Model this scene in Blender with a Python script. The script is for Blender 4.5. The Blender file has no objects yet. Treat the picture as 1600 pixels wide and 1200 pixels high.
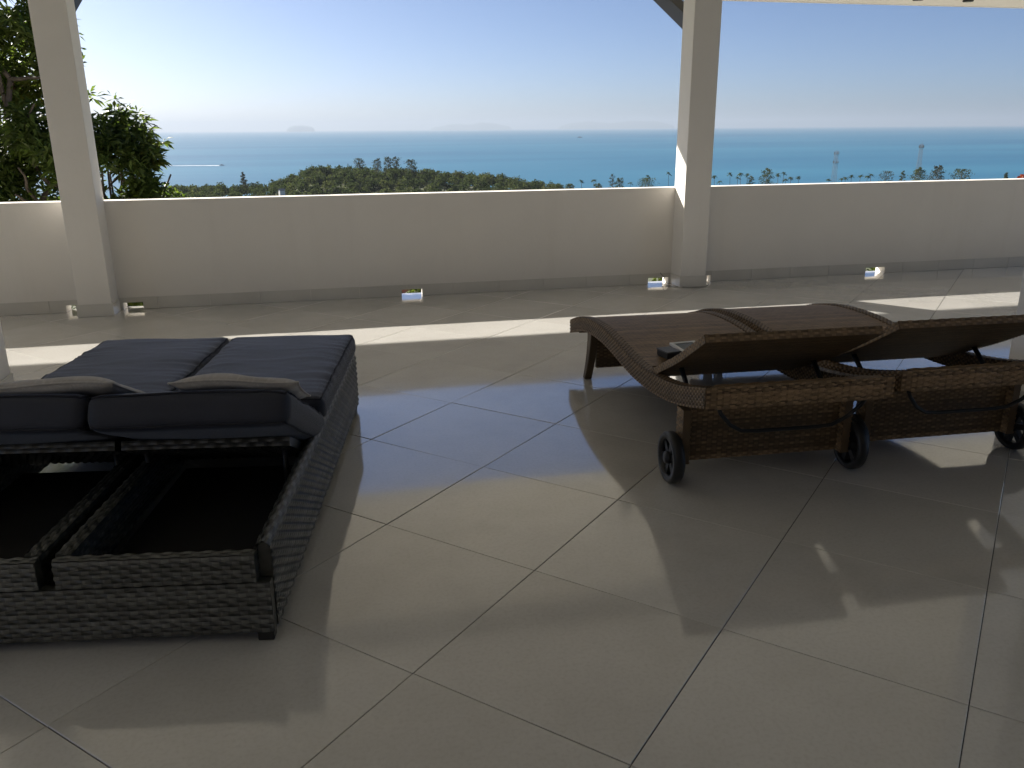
import bpy, bmesh, math, random
import numpy as np
from mathutils import Vector, Matrix, noise

random.seed(7)
RNG = np.random.default_rng(11)
SC = bpy.context.scene
COL = SC.collection

# ------------------------------------------------------------------ camera
F_PX, PITCH, ROLL, YAW, CAM_H = 1296.0, math.atan(400 / 1296.0), math.radians(0.45), math.radians(12.28), 1.316
_cy, _sy = math.cos(YAW), math.sin(YAW)
RIGHT0 = Vector((_cy, -_sy, 0)); FWD0 = Vector((_sy, _cy, 0)); UPZ = Vector((0, 0, 1))
FWD = FWD0 * math.cos(PITCH) - UPZ * math.sin(PITCH)
UP0 = FWD0 * math.sin(PITCH) + UPZ * math.cos(PITCH)
CR = RIGHT0 * math.cos(ROLL) - UP0 * math.sin(ROLL)
CU = RIGHT0 * math.sin(ROLL) + UP0 * math.cos(ROLL)
cam_d = bpy.data.cameras.new('camera'); cam = bpy.data.objects.new('camera', cam_d); COL.objects.link(cam)
m = Matrix.Identity(4)
for i in range(3):
    m[i][0] = CR[i]; m[i][1] = CU[i]; m[i][2] = -FWD[i]
m[2][3] = CAM_H
cam.matrix_world = m
cam_d.sensor_width = 36.0; cam_d.lens = F_PX / 1600 * 36.0
cam_d.clip_start = 0.05; cam_d.clip_end = 120000
SC.camera = cam

# ------------------------------------------------------------------ sky and sun
SUN_TO = Vector((-0.78, 1.0, 0.75)).normalized()       # towards the sun
SUN_EL = math.asin(SUN_TO.z); SUN_AZ = math.atan2(SUN_TO.x, SUN_TO.y)
w = bpy.data.worlds.new('World'); SC.world = w; w.use_nodes = True
nt = w.node_tree; bg = nt.nodes['Background']
sky = nt.nodes.new('ShaderNodeTexSky'); sky.sky_type = 'NISHITA'; sky.sun_disc = False
sky.sun_elevation = SUN_EL; sky.sun_rotation = SUN_AZ
sky.altitude = 80; sky.air_density = 0.5; sky.dust_density = 1.05; sky.ozone_density = 4.5
nt.links.new(sky.outputs[0], bg.inputs[0]); bg.inputs[1].default_value = 0.050
sd = bpy.data.lights.new('sun', 'SUN'); sd.energy = 5.0; sd.angle = math.radians(0.53); sd.color = (1.0, 0.94, 0.85)
sun = bpy.data.objects.new('sun', sd); COL.objects.link(sun)
sun.rotation_euler = (-SUN_TO).to_track_quat('-Z', 'Y').to_euler(); sun.location = (-20, 30, 30)
SC.view_settings.view_transform = 'Standard'; SC.view_settings.look = 'None'
SC.view_settings.gamma = 1.0; SC.view_settings.use_curve_mapping = False
SC.view_settings.exposure = 1.33
SC.render.engine = 'CYCLES'
try:
    SC.cycles.use_denoising = True; SC.cycles.denoiser = 'OPENIMAGEDENOISE'
except Exception:
    pass
SC.cycles.max_bounces = 9; SC.cycles.diffuse_bounces = 5; SC.cycles.glossy_bounces = 4
SC.cycles.volume_bounces = 1; SC.cycles.caustics_reflective = False; SC.cycles.caustics_refractive = False
SC.cycles.sample_clamp_indirect = 6.0

# ------------------------------------------------------------------ pixel helpers (1600 x 1200 photograph)
def ray(px, py):
    x = (px - 800) / F_PX; y = -(py - 600) / F_PX
    return CR * x + CU * y + FWD
def on_z(px, py, z):
    d = ray(px, py); t = (z - CAM_H) / d.z
    return Vector((d.x * t, d.y * t, z))
def at(px, py, dist):
    d = ray(px, py); t = dist / math.hypot(d.x, d.y)
    return Vector((d.x * t, d.y * t, CAM_H + d.z * t))
def project(p):
    q = Vector(p) - Vector((0, 0, CAM_H)); dz = q.dot(FWD)
    if dz <= 0.01: return None
    return (800 + F_PX * q.dot(CR) / dz, 600 - F_PX * q.dot(CU) / dz)

# ------------------------------------------------------------------ object helpers
def tag(o, label=None, cat=None, group=None, kind=None):
    if label: o['label'] = label
    if cat: o['category'] = cat
    if group: o['group'] = group
    if kind: o['kind'] = kind
    return o
def empty(name, loc=(0, 0, 0), rz=0.0):
    o = bpy.data.objects.new(name, None); COL.objects.link(o)
    o.location = loc; o.rotation_euler = (0, 0, rz); o.empty_display_size = 0.1
    return o
def link(name, me, parent=None):
    o = bpy.data.objects.new(name, me); COL.objects.link(o)
    if parent: o.parent = parent
    return o
def copy_tree(o, parent=None):
    c = o.copy(); COL.objects.link(c); c.parent = parent
    for ch in [x for x in bpy.data.objects if x.parent == o]:
        copy_tree(ch, c)
    return c

class MB:
    """collects geometry, builds ONE mesh"""
    def __init__(self): self.v = []; self.f = []; self.s = []
    def add(self, verts, faces, shade=0.5):
        n = len(self.v); self.v.extend([tuple(p) for p in verts])
        self.f.extend([tuple(n + i for i in f) for f in faces])
        if hasattr(shade, '__len__'): self.s.extend(shade)
        else: self.s.extend([shade] * len(faces))
        return self
    def box(self, x0, x1, y0, y1, z0, z1, shade=0.5, mat=None):
        vs = [(x0, y0, z0), (x1, y0, z0), (x1, y1, z0), (x0, y1, z0), (x0, y0, z1), (x1, y0, z1), (x1, y1, z1), (x0, y1, z1)]
        if mat is not None: vs = [tuple(mat @ Vector(p)) for p in vs]
        return self.add(vs, [(0, 3, 2, 1), (4, 5, 6, 7), (0, 1, 5, 4), (1, 2, 6, 5), (2, 3, 7, 6), (3, 0, 4, 7)], shade)
    def tube(self, pts, r, n=8, shade=0.5, caps=True):
        pts = [Vector(p) for p in pts]; rs = r if hasattr(r, '__len__') else [r] * len(pts)
        rings = []; prev = None
        for i, p in enumerate(pts):
            d = (pts[min(i + 1, len(pts) - 1)] - pts[max(i - 1, 0)]).normalized()
            if prev is None:
                a = d.orthogonal().normalized()
            else:
                a = (prev - d * prev.dot(d)).normalized()
            prev = a; b = d.cross(a)
            rings.append([p + (a * math.cos(t) + b * math.sin(t)) * rs[i] for t in [2 * math.pi * k / n for k in range(n)]])
        vs = [q for rg in rings for q in rg]; fs = []
        for i in range(len(pts) - 1):
            for k in range(n):
                fs.append((i * n + k, i * n + (k + 1) % n, (i + 1) * n + (k + 1) % n, (i + 1) * n + k))
        if caps:
            fs.append(tuple(range(n - 1, -1, -1))); fs.append(tuple((len(pts) - 1) * n + k for k in range(n)))
        return self.add(vs, fs, shade)
    def lathe(self, prof, centre, axis='x', n=32, shade=0.5):
        """prof: list of (radius, along-axis); closed ring profile"""
        c = Vector(centre); vs = []; k = len(prof)
        for j in range(n):
            t = 2 * math.pi * j / n
            for r, a in prof:
                if axis == 'x': vs.append(c + Vector((a, r * math.cos(t), r * math.sin(t))))
                else: vs.append(c + Vector((r * math.cos(t), r * math.sin(t), a)))
        fs = []
        for j in range(n):
            j2 = (j + 1) % n
            for i in range(k):
                i2 = (i + 1) % k
                fs.append((j * k + i, j2 * k + i, j2 * k + i2, j * k + i2))
        return self.add(vs, fs, shade)
    def sweep_rect(self, path, half_w, t_up, t_dn, x0):
        """a bar of rectangular section following path [(y,z)] at x = x0 +- half_w; t_up / t_dn thickness"""
        vs = []; fs = []
        for y, z in path:
            vs += [(x0 - half_w, y, z - t_dn), (x0 + half_w, y, z - t_dn), (x0 + half_w, y, z + t_up), (x0 - half_w, y, z + t_up)]
        n = len(path)
        for i in range(n - 1):
            for k in range(4):
                fs.append((i * 4 + k, i * 4 + (k + 1) % 4, (i + 1) * 4 + (k + 1) % 4, (i + 1) * 4 + k))
        fs += [(3, 2, 1, 0), tuple((n - 1) * 4 + k for k in range(4))]
        return self.add(vs, fs, 0.3)
    def mesh(self, name, mat, smooth=False, bevel=0.0, seg=2):
        me = bpy.data.meshes.new(name); me.from_pydata(self.v, [], self.f)
        if bevel > 0:
            bm = bmesh.new(); bm.from_mesh(me)
            bmesh.ops.recalc_face_normals(bm, faces=bm.faces)
            es = [e for e in bm.edges if len(e.link_faces) == 2 and e.calc_face_angle(0) > 0.5]
            bmesh.ops.bevel(bm, geom=es, offset=bevel, segments=seg, profile=0.5, affect='EDGES')
            bm.to_mesh(me); bm.free()
        else:
            at_ = me.attributes.new('shade', 'FLOAT', 'FACE'); at_.data.foreach_set('value', np.array(self.s, dtype=np.float32))
            bm = bmesh.new(); bm.from_mesh(me); bmesh.ops.recalc_face_normals(bm, faces=bm.faces); bm.to_mesh(me); bm.free()
        if smooth: me.polygons.foreach_set('use_smooth', [True] * len(me.polygons))
        if mat: me.materials.append(mat)
        me.update()
        return me
    def build(self, name, mat, parent=None, **kw):
        return link(name, self.mesh(name, mat, **kw), parent)

def np_mesh(name, verts, quads, mat, shade=None, smooth=False):
    me = bpy.data.meshes.new(name)
    verts = np.asarray(verts, dtype=np.float32).reshape(-1, 3); quads = np.asarray(quads, dtype=np.int32)
    nv, nf, k = len(verts), len(quads), quads.shape[1]
    me.vertices.add(nv); me.vertices.foreach_set('co', verts.ravel())
    me.loops.add(nf * k); me.loops.foreach_set('vertex_index', quads.ravel())
    me.polygons.add(nf); me.polygons.foreach_set('loop_start', np.arange(0, nf * k, k, dtype=np.int32))
    try: me.polygons.foreach_set('loop_total', np.full(nf, k, dtype=np.int32))
    except Exception: pass
    if shade is not None:
        a = me.attributes.new('shade', 'FLOAT', 'FACE'); a.data.foreach_set('value', np.asarray(shade, dtype=np.float32))
    me.update(calc_edges=True); me.validate()
    if smooth: me.polygons.foreach_set('use_smooth', [True] * len(me.polygons))
    me.materials.append(mat)
    return me

# ------------------------------------------------------------------ materials
class Mat:
    def __init__(self, name):
        self.m = bpy.data.materials.new(name); self.m.use_nodes = True
        self.t = self.m.node_tree; self.b = self.t.nodes['Principled BSDF']; self.out = self.t.nodes['Material Output']
    def n(self, kind, **kw):
        nd = self.t.nodes.new(kind)
        for k, v in kw.items():
            if k in nd.inputs: nd.inputs[k].default_value = v
            else: setattr(nd, k, v)
        return nd
    def l(self, a, b): self.t.links.new(a, b)
    def noise(self, scale, detail=4, rough=0.55, coord='Object', stretch=None):
        tc = self.n('ShaderNodeTexCoord'); src = tc.outputs[coord]
        if stretch:
            mp = self.n('ShaderNodeMapping'); mp.inputs['Scale'].default_value = stretch
            self.l(src, mp.inputs[0]); src = mp.outputs[0]
        nz = self.n('ShaderNodeTexNoise'); nz.inputs['Scale'].default_value = scale
        nz.inputs['Detail'].default_value = detail; nz.inputs['Roughness'].default_value = rough
        self.l(src, nz.inputs['Vector']); return nz.outputs['Fac']
    def ramp(self, fac, stops):
        r = self.n('ShaderNodeValToRGB'); e = r.color_ramp.elements
        while len(e) < len(stops): e.new(0.5)
        for el, (p, c) in zip(e, stops):
            el.position = p; el.color = (*c, 1) if len(c) == 3 else c
        self.l(fac, r.inputs[0]); return r.outputs[0]
    def mix(self, fac, a, b, mode='MIX'):
        mx = self.n('ShaderNodeMix', data_type='RGBA', blend_type=mode)
        for s, i in ((fac, 0), (a, 6), (b, 7)):
            if hasattr(s, 'links') or hasattr(s, 'is_linked'): self.l(s, mx.inputs[i])
            else: mx.inputs[i].default_value = (*s, 1) if hasattr(s, '__len__') else s
        return mx.outputs[2]
    def bump(self, h, strength, dist=0.01):
        b = self.n('ShaderNodeBump'); b.inputs['Strength'].default_value = strength; b.inputs['Distance'].default_value = dist
        self.l(h, b.inputs['Height']); self.l(b.outputs[0], self.b.inputs['Normal']); return b
    def set(self, **kw):
        for k, v in kw.items():
            i = self.b.inputs[k.replace('_', ' ')]
            if hasattr(v, 'is_linked'): self.l(v, i)
            else: i.default_value = (*v, 1) if hasattr(v, '__len__') and len(v) == 3 else v
        return self

def simple(name, col, rough=0.6, var=0.12, scale=6.0, bump=0.0, bscale=60.0, **kw):
    M = Mat(name)
    lo = tuple(c * (1 - var) for c in col); hi = tuple(min(1, c * (1 + var)) for c in col)
    M.set(Base_Color=M.ramp(M.noise(scale), [(0.3, lo), (0.7, hi)]), Roughness=rough, **kw)
    if bump: M.bump(M.noise(bscale, 3), bump, 0.003)
    return M.m

def mat_plaster(name, col):
    M = Mat(name)
    big = M.noise(0.9, 5, 0.6); streak = M.noise(3.0, 4, 0.6, stretch=(1.6, 1.6, 0.12))
    c = M.ramp(big, [(0.3, tuple(x * 0.93 for x in col)), (0.7, col)])
    c = M.mix(M.ramp(streak, [(0.55, (0, 0, 0)), (0.85, (0.24, 0.24, 0.24))]), c, tuple(x * 0.80 for x in (col[0], col[1] * 0.98, col[2] * 0.95)))
    M.set(Base_Color=c, Roughness=0.7, Specular_IOR_Level=0.3)
    h = M.mix(0.22, M.noise(2.6, 4, 0.55), M.noise(38, 5, 0.65))
    M.bump(h, 0.22, 0.02)
    return M.m
M_WALL = mat_plaster('painted_plaster', (0.87, 0.835, 0.78))
M_CEIL = mat_plaster('soffit_paint', (0.90, 0.87, 0.81))

def mat_tile():
    M = Mat('porcelain_tile')
    oi = M.n('ShaderNodeObjectInfo')
    tc = M.n('ShaderNodeTexCoord'); add = M.n('ShaderNodeVectorMath', operation='ADD'); sc_ = M.n('ShaderNodeVectorMath', operation='SCALE')
    cmb = M.n('ShaderNodeCombineXYZ'); M.l(oi.outputs['Random'], cmb.inputs[0]); M.l(oi.outputs['Random'], cmb.inputs[1])
    M.l(cmb.outputs[0], sc_.inputs[0]); sc_.inputs['Scale'].default_value = 47.0
    M.l(tc.outputs['Object'], add.inputs[0]); M.l(sc_.outputs[0], add.inputs[1])
    nz = M.n('ShaderNodeTexNoise'); nz.inputs['Scale'].default_value = 2.2; nz.inputs['Detail'].default_value = 6; nz.inputs['Roughness'].default_value = 0.62
    M.l(add.outputs[0], nz.inputs['Vector'])
    fine = M.n('ShaderNodeTexNoise'); fine.inputs['Scale'].default_value = 90; fine.inputs['Detail'].default_value = 3
    M.l(add.outputs[0], fine.inputs['Vector'])
    c = M.ramp(nz.outputs['Fac'], [(0.28, (0.61, 0.595, 0.562)), (0.5, (0.68, 0.665, 0.632)), (0.74, (0.73, 0.715, 0.682))])
    c = M.mix(M.ramp(fine.outputs['Fac'], [(0.45, (0, 0, 0)), (0.75, (0.22, 0.22, 0.22))]), c, (0.40, 0.37, 0.32))
    tone = M.ramp(oi.outputs['Random'], [(0.0, (0.93, 0.925, 0.915)), (0.5, (0.985, 0.985, 0.98)), (1.0, (1.0, 1.0, 1.0))])
    c = M.mix(1.0, c, tone, 'MULTIPLY')
    wn = M.n('ShaderNodeTexNoise'); wn.inputs['Scale'].default_value = 1.1; wn.inputs['Detail'].default_value = 7; wn.inputs['Roughness'].default_value = 0.7
    gm = M.n('ShaderNodeNewGeometry'); M.l(gm.outputs['Position'], wn.inputs['Vector'])
    c = M.mix(M.ramp(wn.outputs['Fac'], [(0.50, (0, 0, 0)), (0.66, (0.30,) * 3)]), c, (0.47, 0.455, 0.42))
    r = M.mix(M.ramp(wn.outputs['Fac'], [(0.42, (0, 0, 0)), (0.66, (1, 1, 1))]), M.ramp(nz.outputs['Fac'], [(0.3, (0.05,) * 3), (0.75, (0.10,) * 3)]), (0.13, 0.13, 0.13))
    M.set(Base_Color=c, Roughness=r, Specular_IOR_Level=0.8, Coat_Weight=1.0, Coat_Roughness=0.05, Coat_IOR=1.6)
    M.bump(M.mix(0.5, nz.outputs['Fac'], fine.outputs['Fac']), 0.055, 0.004)
    return M.m
M_TILE = mat_tile()
M_GROUT = simple('dark_grout', (0.045, 0.038, 0.03), 0.9, 0.2)
M_SKIRT = simple('skirting_tile_glaze', (0.68, 0.655, 0.60), 0.28, 0.06, 3.0)
M_SLAB = simple('concrete', (0.36, 0.34, 0.31), 0.85, 0.12, 2.0, 0.3, 20)

def mat_shade(name, lo, hi, rough=0.55, spec=0.35, nscale=14.0, namt=0.35, mid=None):
    M = Mat(name)
    a = M.n('ShaderNodeAttribute', attribute_name='shade')
    stops = [(0.0, lo), (1.0, hi)] if mid is None else [(0.0, lo), (0.5, mid), (1.0, hi)]
    c = M.ramp(a.outputs['Fac'], stops)
    nz = M.noise(nscale, 4)
    c = M.mix(M.ramp(nz, [(0.35, (0, 0, 0)), (0.75, (namt,) * 3)]), c, tuple(x * 0.55 for x in lo))
    M.set(Base_Color=c, Roughness=rough, Specular_IOR_Level=spec)
    return M
M_RAT_G = mat_shade('grey_rattan', (0.03, 0.032, 0.029), (0.20, 0.202, 0.188), 0.38, 0.6).m
M_RAT_B = mat_shade('brown_rattan', (0.085, 0.057, 0.032), (0.46, 0.305, 0.165), 0.48, 0.38).m
M_BLACK = simple('black_plastic', (0.012, 0.012, 0.013), 0.45, 0.2)
M_STEEL = simple('dark_powder_coat', (0.011, 0.011, 0.012), 0.55, 0.15)
M_METAL = simple('galvanised_steel', (0.20, 0.21, 0.22), 0.5, 0.15, Metallic=0.6)

def mat_fabric(name, col, rough=0.95, sheen=0.25, spec=0.15):
    M = Mat(name)
    tc = M.n('ShaderNodeTexCoord')
    w1 = M.n('ShaderNodeTexWave', wave_type='BANDS', bands_direction='X'); w1.inputs['Scale'].default_value = 260; w1.inputs['Distortion'].default_value = 0.6
    w2 = M.n('ShaderNodeTexWave', wave_type='BANDS', bands_direction='Y'); w2.inputs['Scale'].default_value = 260; w2.inputs['Distortion'].default_value = 0.6
    M.l(tc.outputs['Object'], w1.inputs[0]); M.l(tc.outputs['Object'], w2.inputs[0])
    h = M.mix(1.0, w1.outputs[0], w2.outputs[0], 'MULTIPLY')
    nz = M.noise(7, 6, 0.65); slub = M.noise(120, 2, 0.5, stretch=(1, 0.12, 1))
    c = M.ramp(nz, [(0.3, tuple(x * 0.85 for x in col)), (0.72, tuple(x * 1.12 for x in col))])
    c = M.mix(M.ramp(slub, [(0.5, (0, 0, 0)), (0.8, (0.4,) * 3)]), c, tuple(min(1, x * 1.5) for x in col))
    M.set(Base_Color=c, Roughness=rough, Specular_IOR_Level=spec)
    M.b.inputs['Sheen Weight'].default_value = sheen; M.b.inputs['Sheen Roughness'].default_value = 0.4; M.b.inputs['Sheen Tint'].default_value = (0.72, 0.80, 1.0, 1)
    M.bump(h, 0.3, 0.0015)
    return M.m
M_CUSH = mat_fabric('charcoal_fabric', (0.020, 0.022, 0.036), 0.6, 0.42, 0.5)
M_PIPE = mat_fabric('charcoal_piping', (0.03, 0.031, 0.038))
M_PILL = mat_fabric('pale_grey_fabric', (0.52, 0.49, 0.46))
M_DECK = simple('black_sling_cloth', (0.008, 0.008, 0.010), 0.9, 0.2)

def mat_leaf(name, lo, hi, trans=0.35, mid=None, spec=0.35):
    M = mat_shade(name, lo, hi, 0.45 if spec > 0.1 else 0.95, spec, 0.8 if spec > 0.1 else 0.05, 0.2, mid)
    col = M.b.inputs['Base Color'].links[0].from_socket
    tr = M.n('ShaderNodeBsdfTranslucent'); mx = M.n('ShaderNodeMixShader'); mx.inputs[0].default_value = trans
    bright = M.mix(1.0, col, (1.35, 1.5, 0.75), 'MULTIPLY'); M.l(bright, tr.inputs[0])
    M.l(M.b.outputs[0], mx.inputs[1]); M.l(tr.outputs[0], mx.inputs[2]); M.l(mx.outputs[0], M.out.inputs[0])
    return M.m
M_LEAF = mat_leaf('mango_leaf', (0.042, 0.072, 0.018), (0.18, 0.22, 0.06), 0.5)
M_SHRUB = mat_leaf('shrub_leaf', (0.05, 0.08, 0.015), (0.18, 0.21, 0.04), 0.4)
M_REDLEAF = mat_leaf('red_bract', (0.25, 0.04, 0.02), (0.45, 0.09, 0.03), 0.3)
M_WOOD_F = mat_leaf('woodland_leaf', (0.045, 0.058, 0.034), (0.13, 0.135, 0.075), 0.25, mid=(0.08, 0.098, 0.05), spec=0.0)
M_CASU = mat_leaf('casuarina_needle', (0.05, 0.05, 0.04), (0.10, 0.105, 0.075), 0.2, spec=0.0)
M_PALM = mat_leaf('palm_frond', (0.035, 0.05, 0.02), (0.10, 0.12, 0.045), 0.2, spec=0.0)
M_BARK = simple('bark', (0.13, 0.10, 0.075), 0.9, 0.3, 8, 0.5, 25)
M_GROUND = simple('hillside_earth', (0.075, 0.085, 0.04), 0.95, 0.35, 0.05)
M_ROOFR = simple('terracotta', (0.40, 0.14, 0.07), 0.8, 0.25, 3.0)
M_WHITE = simple('white_paint', (0.78, 0.77, 0.74), 0.5, 0.05)
M_GLASSY = simple('dark_gloss', (0.10, 0.13, 0.16), 0.05, 0.05)
M_FOAM = simple('foam', (0.80, 0.82, 0.83), 0.8, 0.1, 0.05)
M_ISLE = simple('island_forest', (0.06, 0.075, 0.05), 0.95, 0.3, 0.004)

def mat_sea():
    M = Mat('sea_water')
    streak = M.noise(0.0012, 5, 0.6, stretch=(0.35, 1.6, 1)); fine = M.noise(0.02, 4, 0.6, stretch=(0.4, 1.3, 1))
    c = M.ramp(streak, [(0.3, (0.018, 0.100, 0.182)), (0.7, (0.040, 0.162, 0.245))])
    M.set(Base_Color=c, Roughness=0.42, Specular_IOR_Level=0.30)
    M.b.inputs['IOR'].default_value = 1.33
    M.bump(fine, 0.5, 3.0)
    return M.m
M_SEA = mat_sea()

# ================================================================== SETTING: sea, hills
SEA_Z = -80.0
mb = MB(); NS = 256
rs = [0, 300, 1500, 6000, 20000, 52000]
vs = [(0, 0, SEA_Z)] + [(r * math.cos(2 * math.pi * k / NS), r * math.sin(2 * math.pi * k / NS), SEA_Z) for r in rs[1:] for k in range(NS)]
fs = [(0, 1 + k, 1 + (k + 1) % NS) for k in range(NS)]
for i in range(len(rs) - 2):
    for k in range(NS):
        a = 1 + i * NS; b = 1 + (i + 1) * NS
        fs.append((a + k, b + k, b + (k + 1) % NS, a + (k + 1) % NS))
sea = mb.add(vs, fs).build('sea', M_SEA); tag(sea, kind='structure')

CANOPY = [(-400, 293), (262, 293), (300, 292), (340, 291), (420, 287), (440, 282), (455, 275), (470, 266), (500, 262), (560, 261), (600, 264),
          (650, 265), (700, 270), (760, 276), (800, 282), (850, 291), (880, 296), (900, 299), (1060, 296), (1110, 295), (1300, 290), (1600, 283), (2000, 281)]
def az_px(az):      # azimuth measured from camera forward, right positive -> pixel column at the horizon
    return 800 + F_PX * math.tan(max(-1.2, min(1.2, az))) / math.cos(PITCH) * 0.985
CZ = [(math.atan2(at(p, q, 700).dot(RIGHT0), at(p, q, 700).dot(FWD0)), at(p, q, 700).z) for p, q in CANOPY]
def ridge_z(az): return float(np.interp(az, [c[0] for c in CZ], [c[1] for c in CZ])) - 9.0
def sstep(x): x = max(0.0, min(1.0, x)); return x * x * (3 - 2 * x)
def ground_z(x, y):
    r = math.hypot(x, y); az = math.atan2(x * RIGHT0.x + y * RIGHT0.y, x * FWD0.x + y * FWD0.y)
    rd = ridge_z(az) if abs(az) < 1.3 else -60
    nz = noise.noise(Vector((x * 0.012, y * 0.012, 0.3))) * 2.5
    if r < 480: z = -4.2 + (-66 + 4.2) * sstep((r - 9) / 471) ** 0.8
    elif r < 700: z = -66 + (rd + 66) * sstep((r - 480) / 220)
    else: z = rd + (-84 - rd) * sstep((r - 700) / 230)
    return max(-84.0, z + nz * min(1, max(0, (r - 60) / 150)))
rad = [0, 4, 9, 14, 20, 30, 45, 65, 90, 130, 180, 240, 300, 360, 420, 470, 510, 550, 580, 610, 640, 665, 690, 705, 725, 750, 790, 830, 880, 940]
NA = 220; azs = [-2.6 + 5.2 * k / (NA - 1) for k in range(NA)]
vs = []; fs = []
for r in rad:
    for a in azs:
        d = FWD0 * math.cos(a) + RIGHT0 * math.sin(a); x, y = d.x * r, d.y * r
        vs.append((x, y, ground_z(x, y)))
for i in range(len(rad) - 1):
    for k in range(NA - 1): fs.append((i * NA + k, i * NA + k + 1, (i + 1) * NA + k + 1, (i + 1) * NA + k))
tag(MB().add(vs, fs).build('hillside_terrain', M_GROUND, smooth=True), kind='structure')

# ================================================================== SETTING: terrace floor
WALL_Y = 6.774; T = 0.60; GAP = 0.0025
A0 = on_z(835, 891, 0); TU = Vector((math.cos(math.radians(-44.7)), math.sin(math.radians(-44.7)), 0)); TV = Vector((-TU.y, TU.x, 0))
floor = MB().box(-7.2, 10.2, -3.2, 6.897, -0.30, -0.0055).build('terrace_floor', M_GROUT); tag(floor, kind='structure')
def clip(poly, f):
    out = []
    for i in range(len(poly)):
        p, q = poly[i], poly[(i + 1) % len(poly)]; a, b = f(p), f(q)
        if a <= 0: out.append(p)
        if a * b < 0: out.append(p + (q - p) * (a / (a - b)))
    return out
def tile_geo(mb, poly, z=0.0):
    n = len(poly); c = sum(poly, Vector()) / n; e = 0.0011
    top = [p + (c - p).normalized() * e * 1.5 for p in poly]
    vs = [(p.x, p.y, z) for p in top] + [(p.x, p.y, z - e) for p in poly] + [(p.x, p.y, z - 0.0052) for p in poly]
    fs = [tuple(range(n))]
    for k in range(n):
        k2 = (k + 1) % n
        fs += [(n + k, n + k2, k2, k), (2 * n + k, 2 * n + k2, n + k2, n + k)]
    mb.add(vs, fs)
hs = (T - GAP) / 2
sq = [TU * a + TV * b for a, b in ((-hs, -hs), (hs, -hs), (hs, hs), (-hs, hs))]
full = MB(); tile_geo(full, sq); TILE_ME = full.mesh('floor_tile', M_TILE)
cand = []
for i in range(-22, 23):
    for j in range(-22, 23):
        c = A0 + TU * (T * (i + 0.5)) + TV * (T * (j + 0.5)); c.z = 0
        if not (-7 < c.x < 10 and -3 < c.y < 7.3): continue
        poly = [c + p for p in sq]
        poly = clip(poly, lambda p: p.y - 6.896)
        if len(poly) < 3: continue
        pj = [project(p) for p in poly]
        vis = any(q and -60 < q[0] < 1660 and q[1] < 1290 for q in pj)
        cand.append((vis, c.length, c, poly, len(poly) == 4 and max(p.y for p in poly) < 6.89))
cand.sort(key=lambda t: (not t[0], t[1]))
rest = MB(); nt_ = 0
for vis, dd, c, poly, whole in cand:
    if vis and nt_ < 300:
        nt_ += 1
        tilt = (random.gauss(0, 0.0015), random.gauss(0, 0.0015), 0)
        if whole:
            o = link('floor_tile', TILE_ME, floor); o.location = (c.x, c.y, random.uniform(-0.0004, 0.0002)); o.rotation_euler = tilt
        else:
            mb = MB(); tile_geo(mb, [p - c for p in poly]); o = mb.build('floor_tile', M_TILE, floor); o.location = (c.x, c.y, 0)
    else:
        tile_geo(rest, poly)
if rest.v: tag(rest.build('floor_tiling', M_TILE, floor), kind='stuff')

# ================================================================== parapet wall
HOLE_Z = 0.056
HOLES = [(-1.985, -1.87), (-1.58, -1.435), (0.552, 0.728), (2.695, 2.885), (3.19, 3.285), (4.83, 5.03)]
WX0, WX1, WT = -7.0, 10.0, 0.125
par = empty('parapet_wall', (0, 0, 0)); tag(par, 'long low cream parapet wall with drain holes along its foot', 'wall')
mb = MB(); mb.box(WX0, WX1, WALL_Y, WALL_Y + WT, HOLE_Z, 0.822)
xs = [WX0] + [v for h in HOLES for v in h] + [WX1]
for k in range(0, len(xs), 2): mb.box(xs[k], xs[k + 1], WALL_Y, WALL_Y + WT, 0.0, HOLE_Z)
mb.build('wall_body', M_WALL, par)
k0 = int(math.floor((WX0 + 1.328) / 0.385)); x = -1.328 + 0.385 * k0
PILX = [(-1.845, -1.61), (2.91, 3.14)]
while x < WX1:
    a, b = max(WX0, x) + 0.0015, min(WX1, x + 0.385) - 0.0015
    mb = MB(); segs = [(a, b)]
    for p0, p1 in PILX:
        ns = []
        for s0, s1 in segs:
            if p1 <= s0 or p0 >= s1: ns.append((s0, s1)); continue
            if s0 < p0 - 0.004: ns.append((s0, p0 - 0.003))
            if s1 > p1 + 0.004: ns.append((p1 + 0.003, s1))
        segs = ns
    SK = 0.008
    for s0, s1 in segs:
        cuts = sorted({s0, s1, *[v for h in HOLES for v in h if s0 < v < s1]})
        for c0, c1 in zip(cuts[:-1], cuts[1:]):
            mid = (c0 + c1) / 2; inh = any(h0 <= mid <= h1 for h0, h1 in HOLES)
            mb.box(c0, c1, WALL_Y - SK, WALL_Y - 0.0005, HOLE_Z if inh else 0.0012, 0.094)
    if mb.v: mb.build('skirting_tile', M_SKIRT, par)
    x += 0.385

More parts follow.
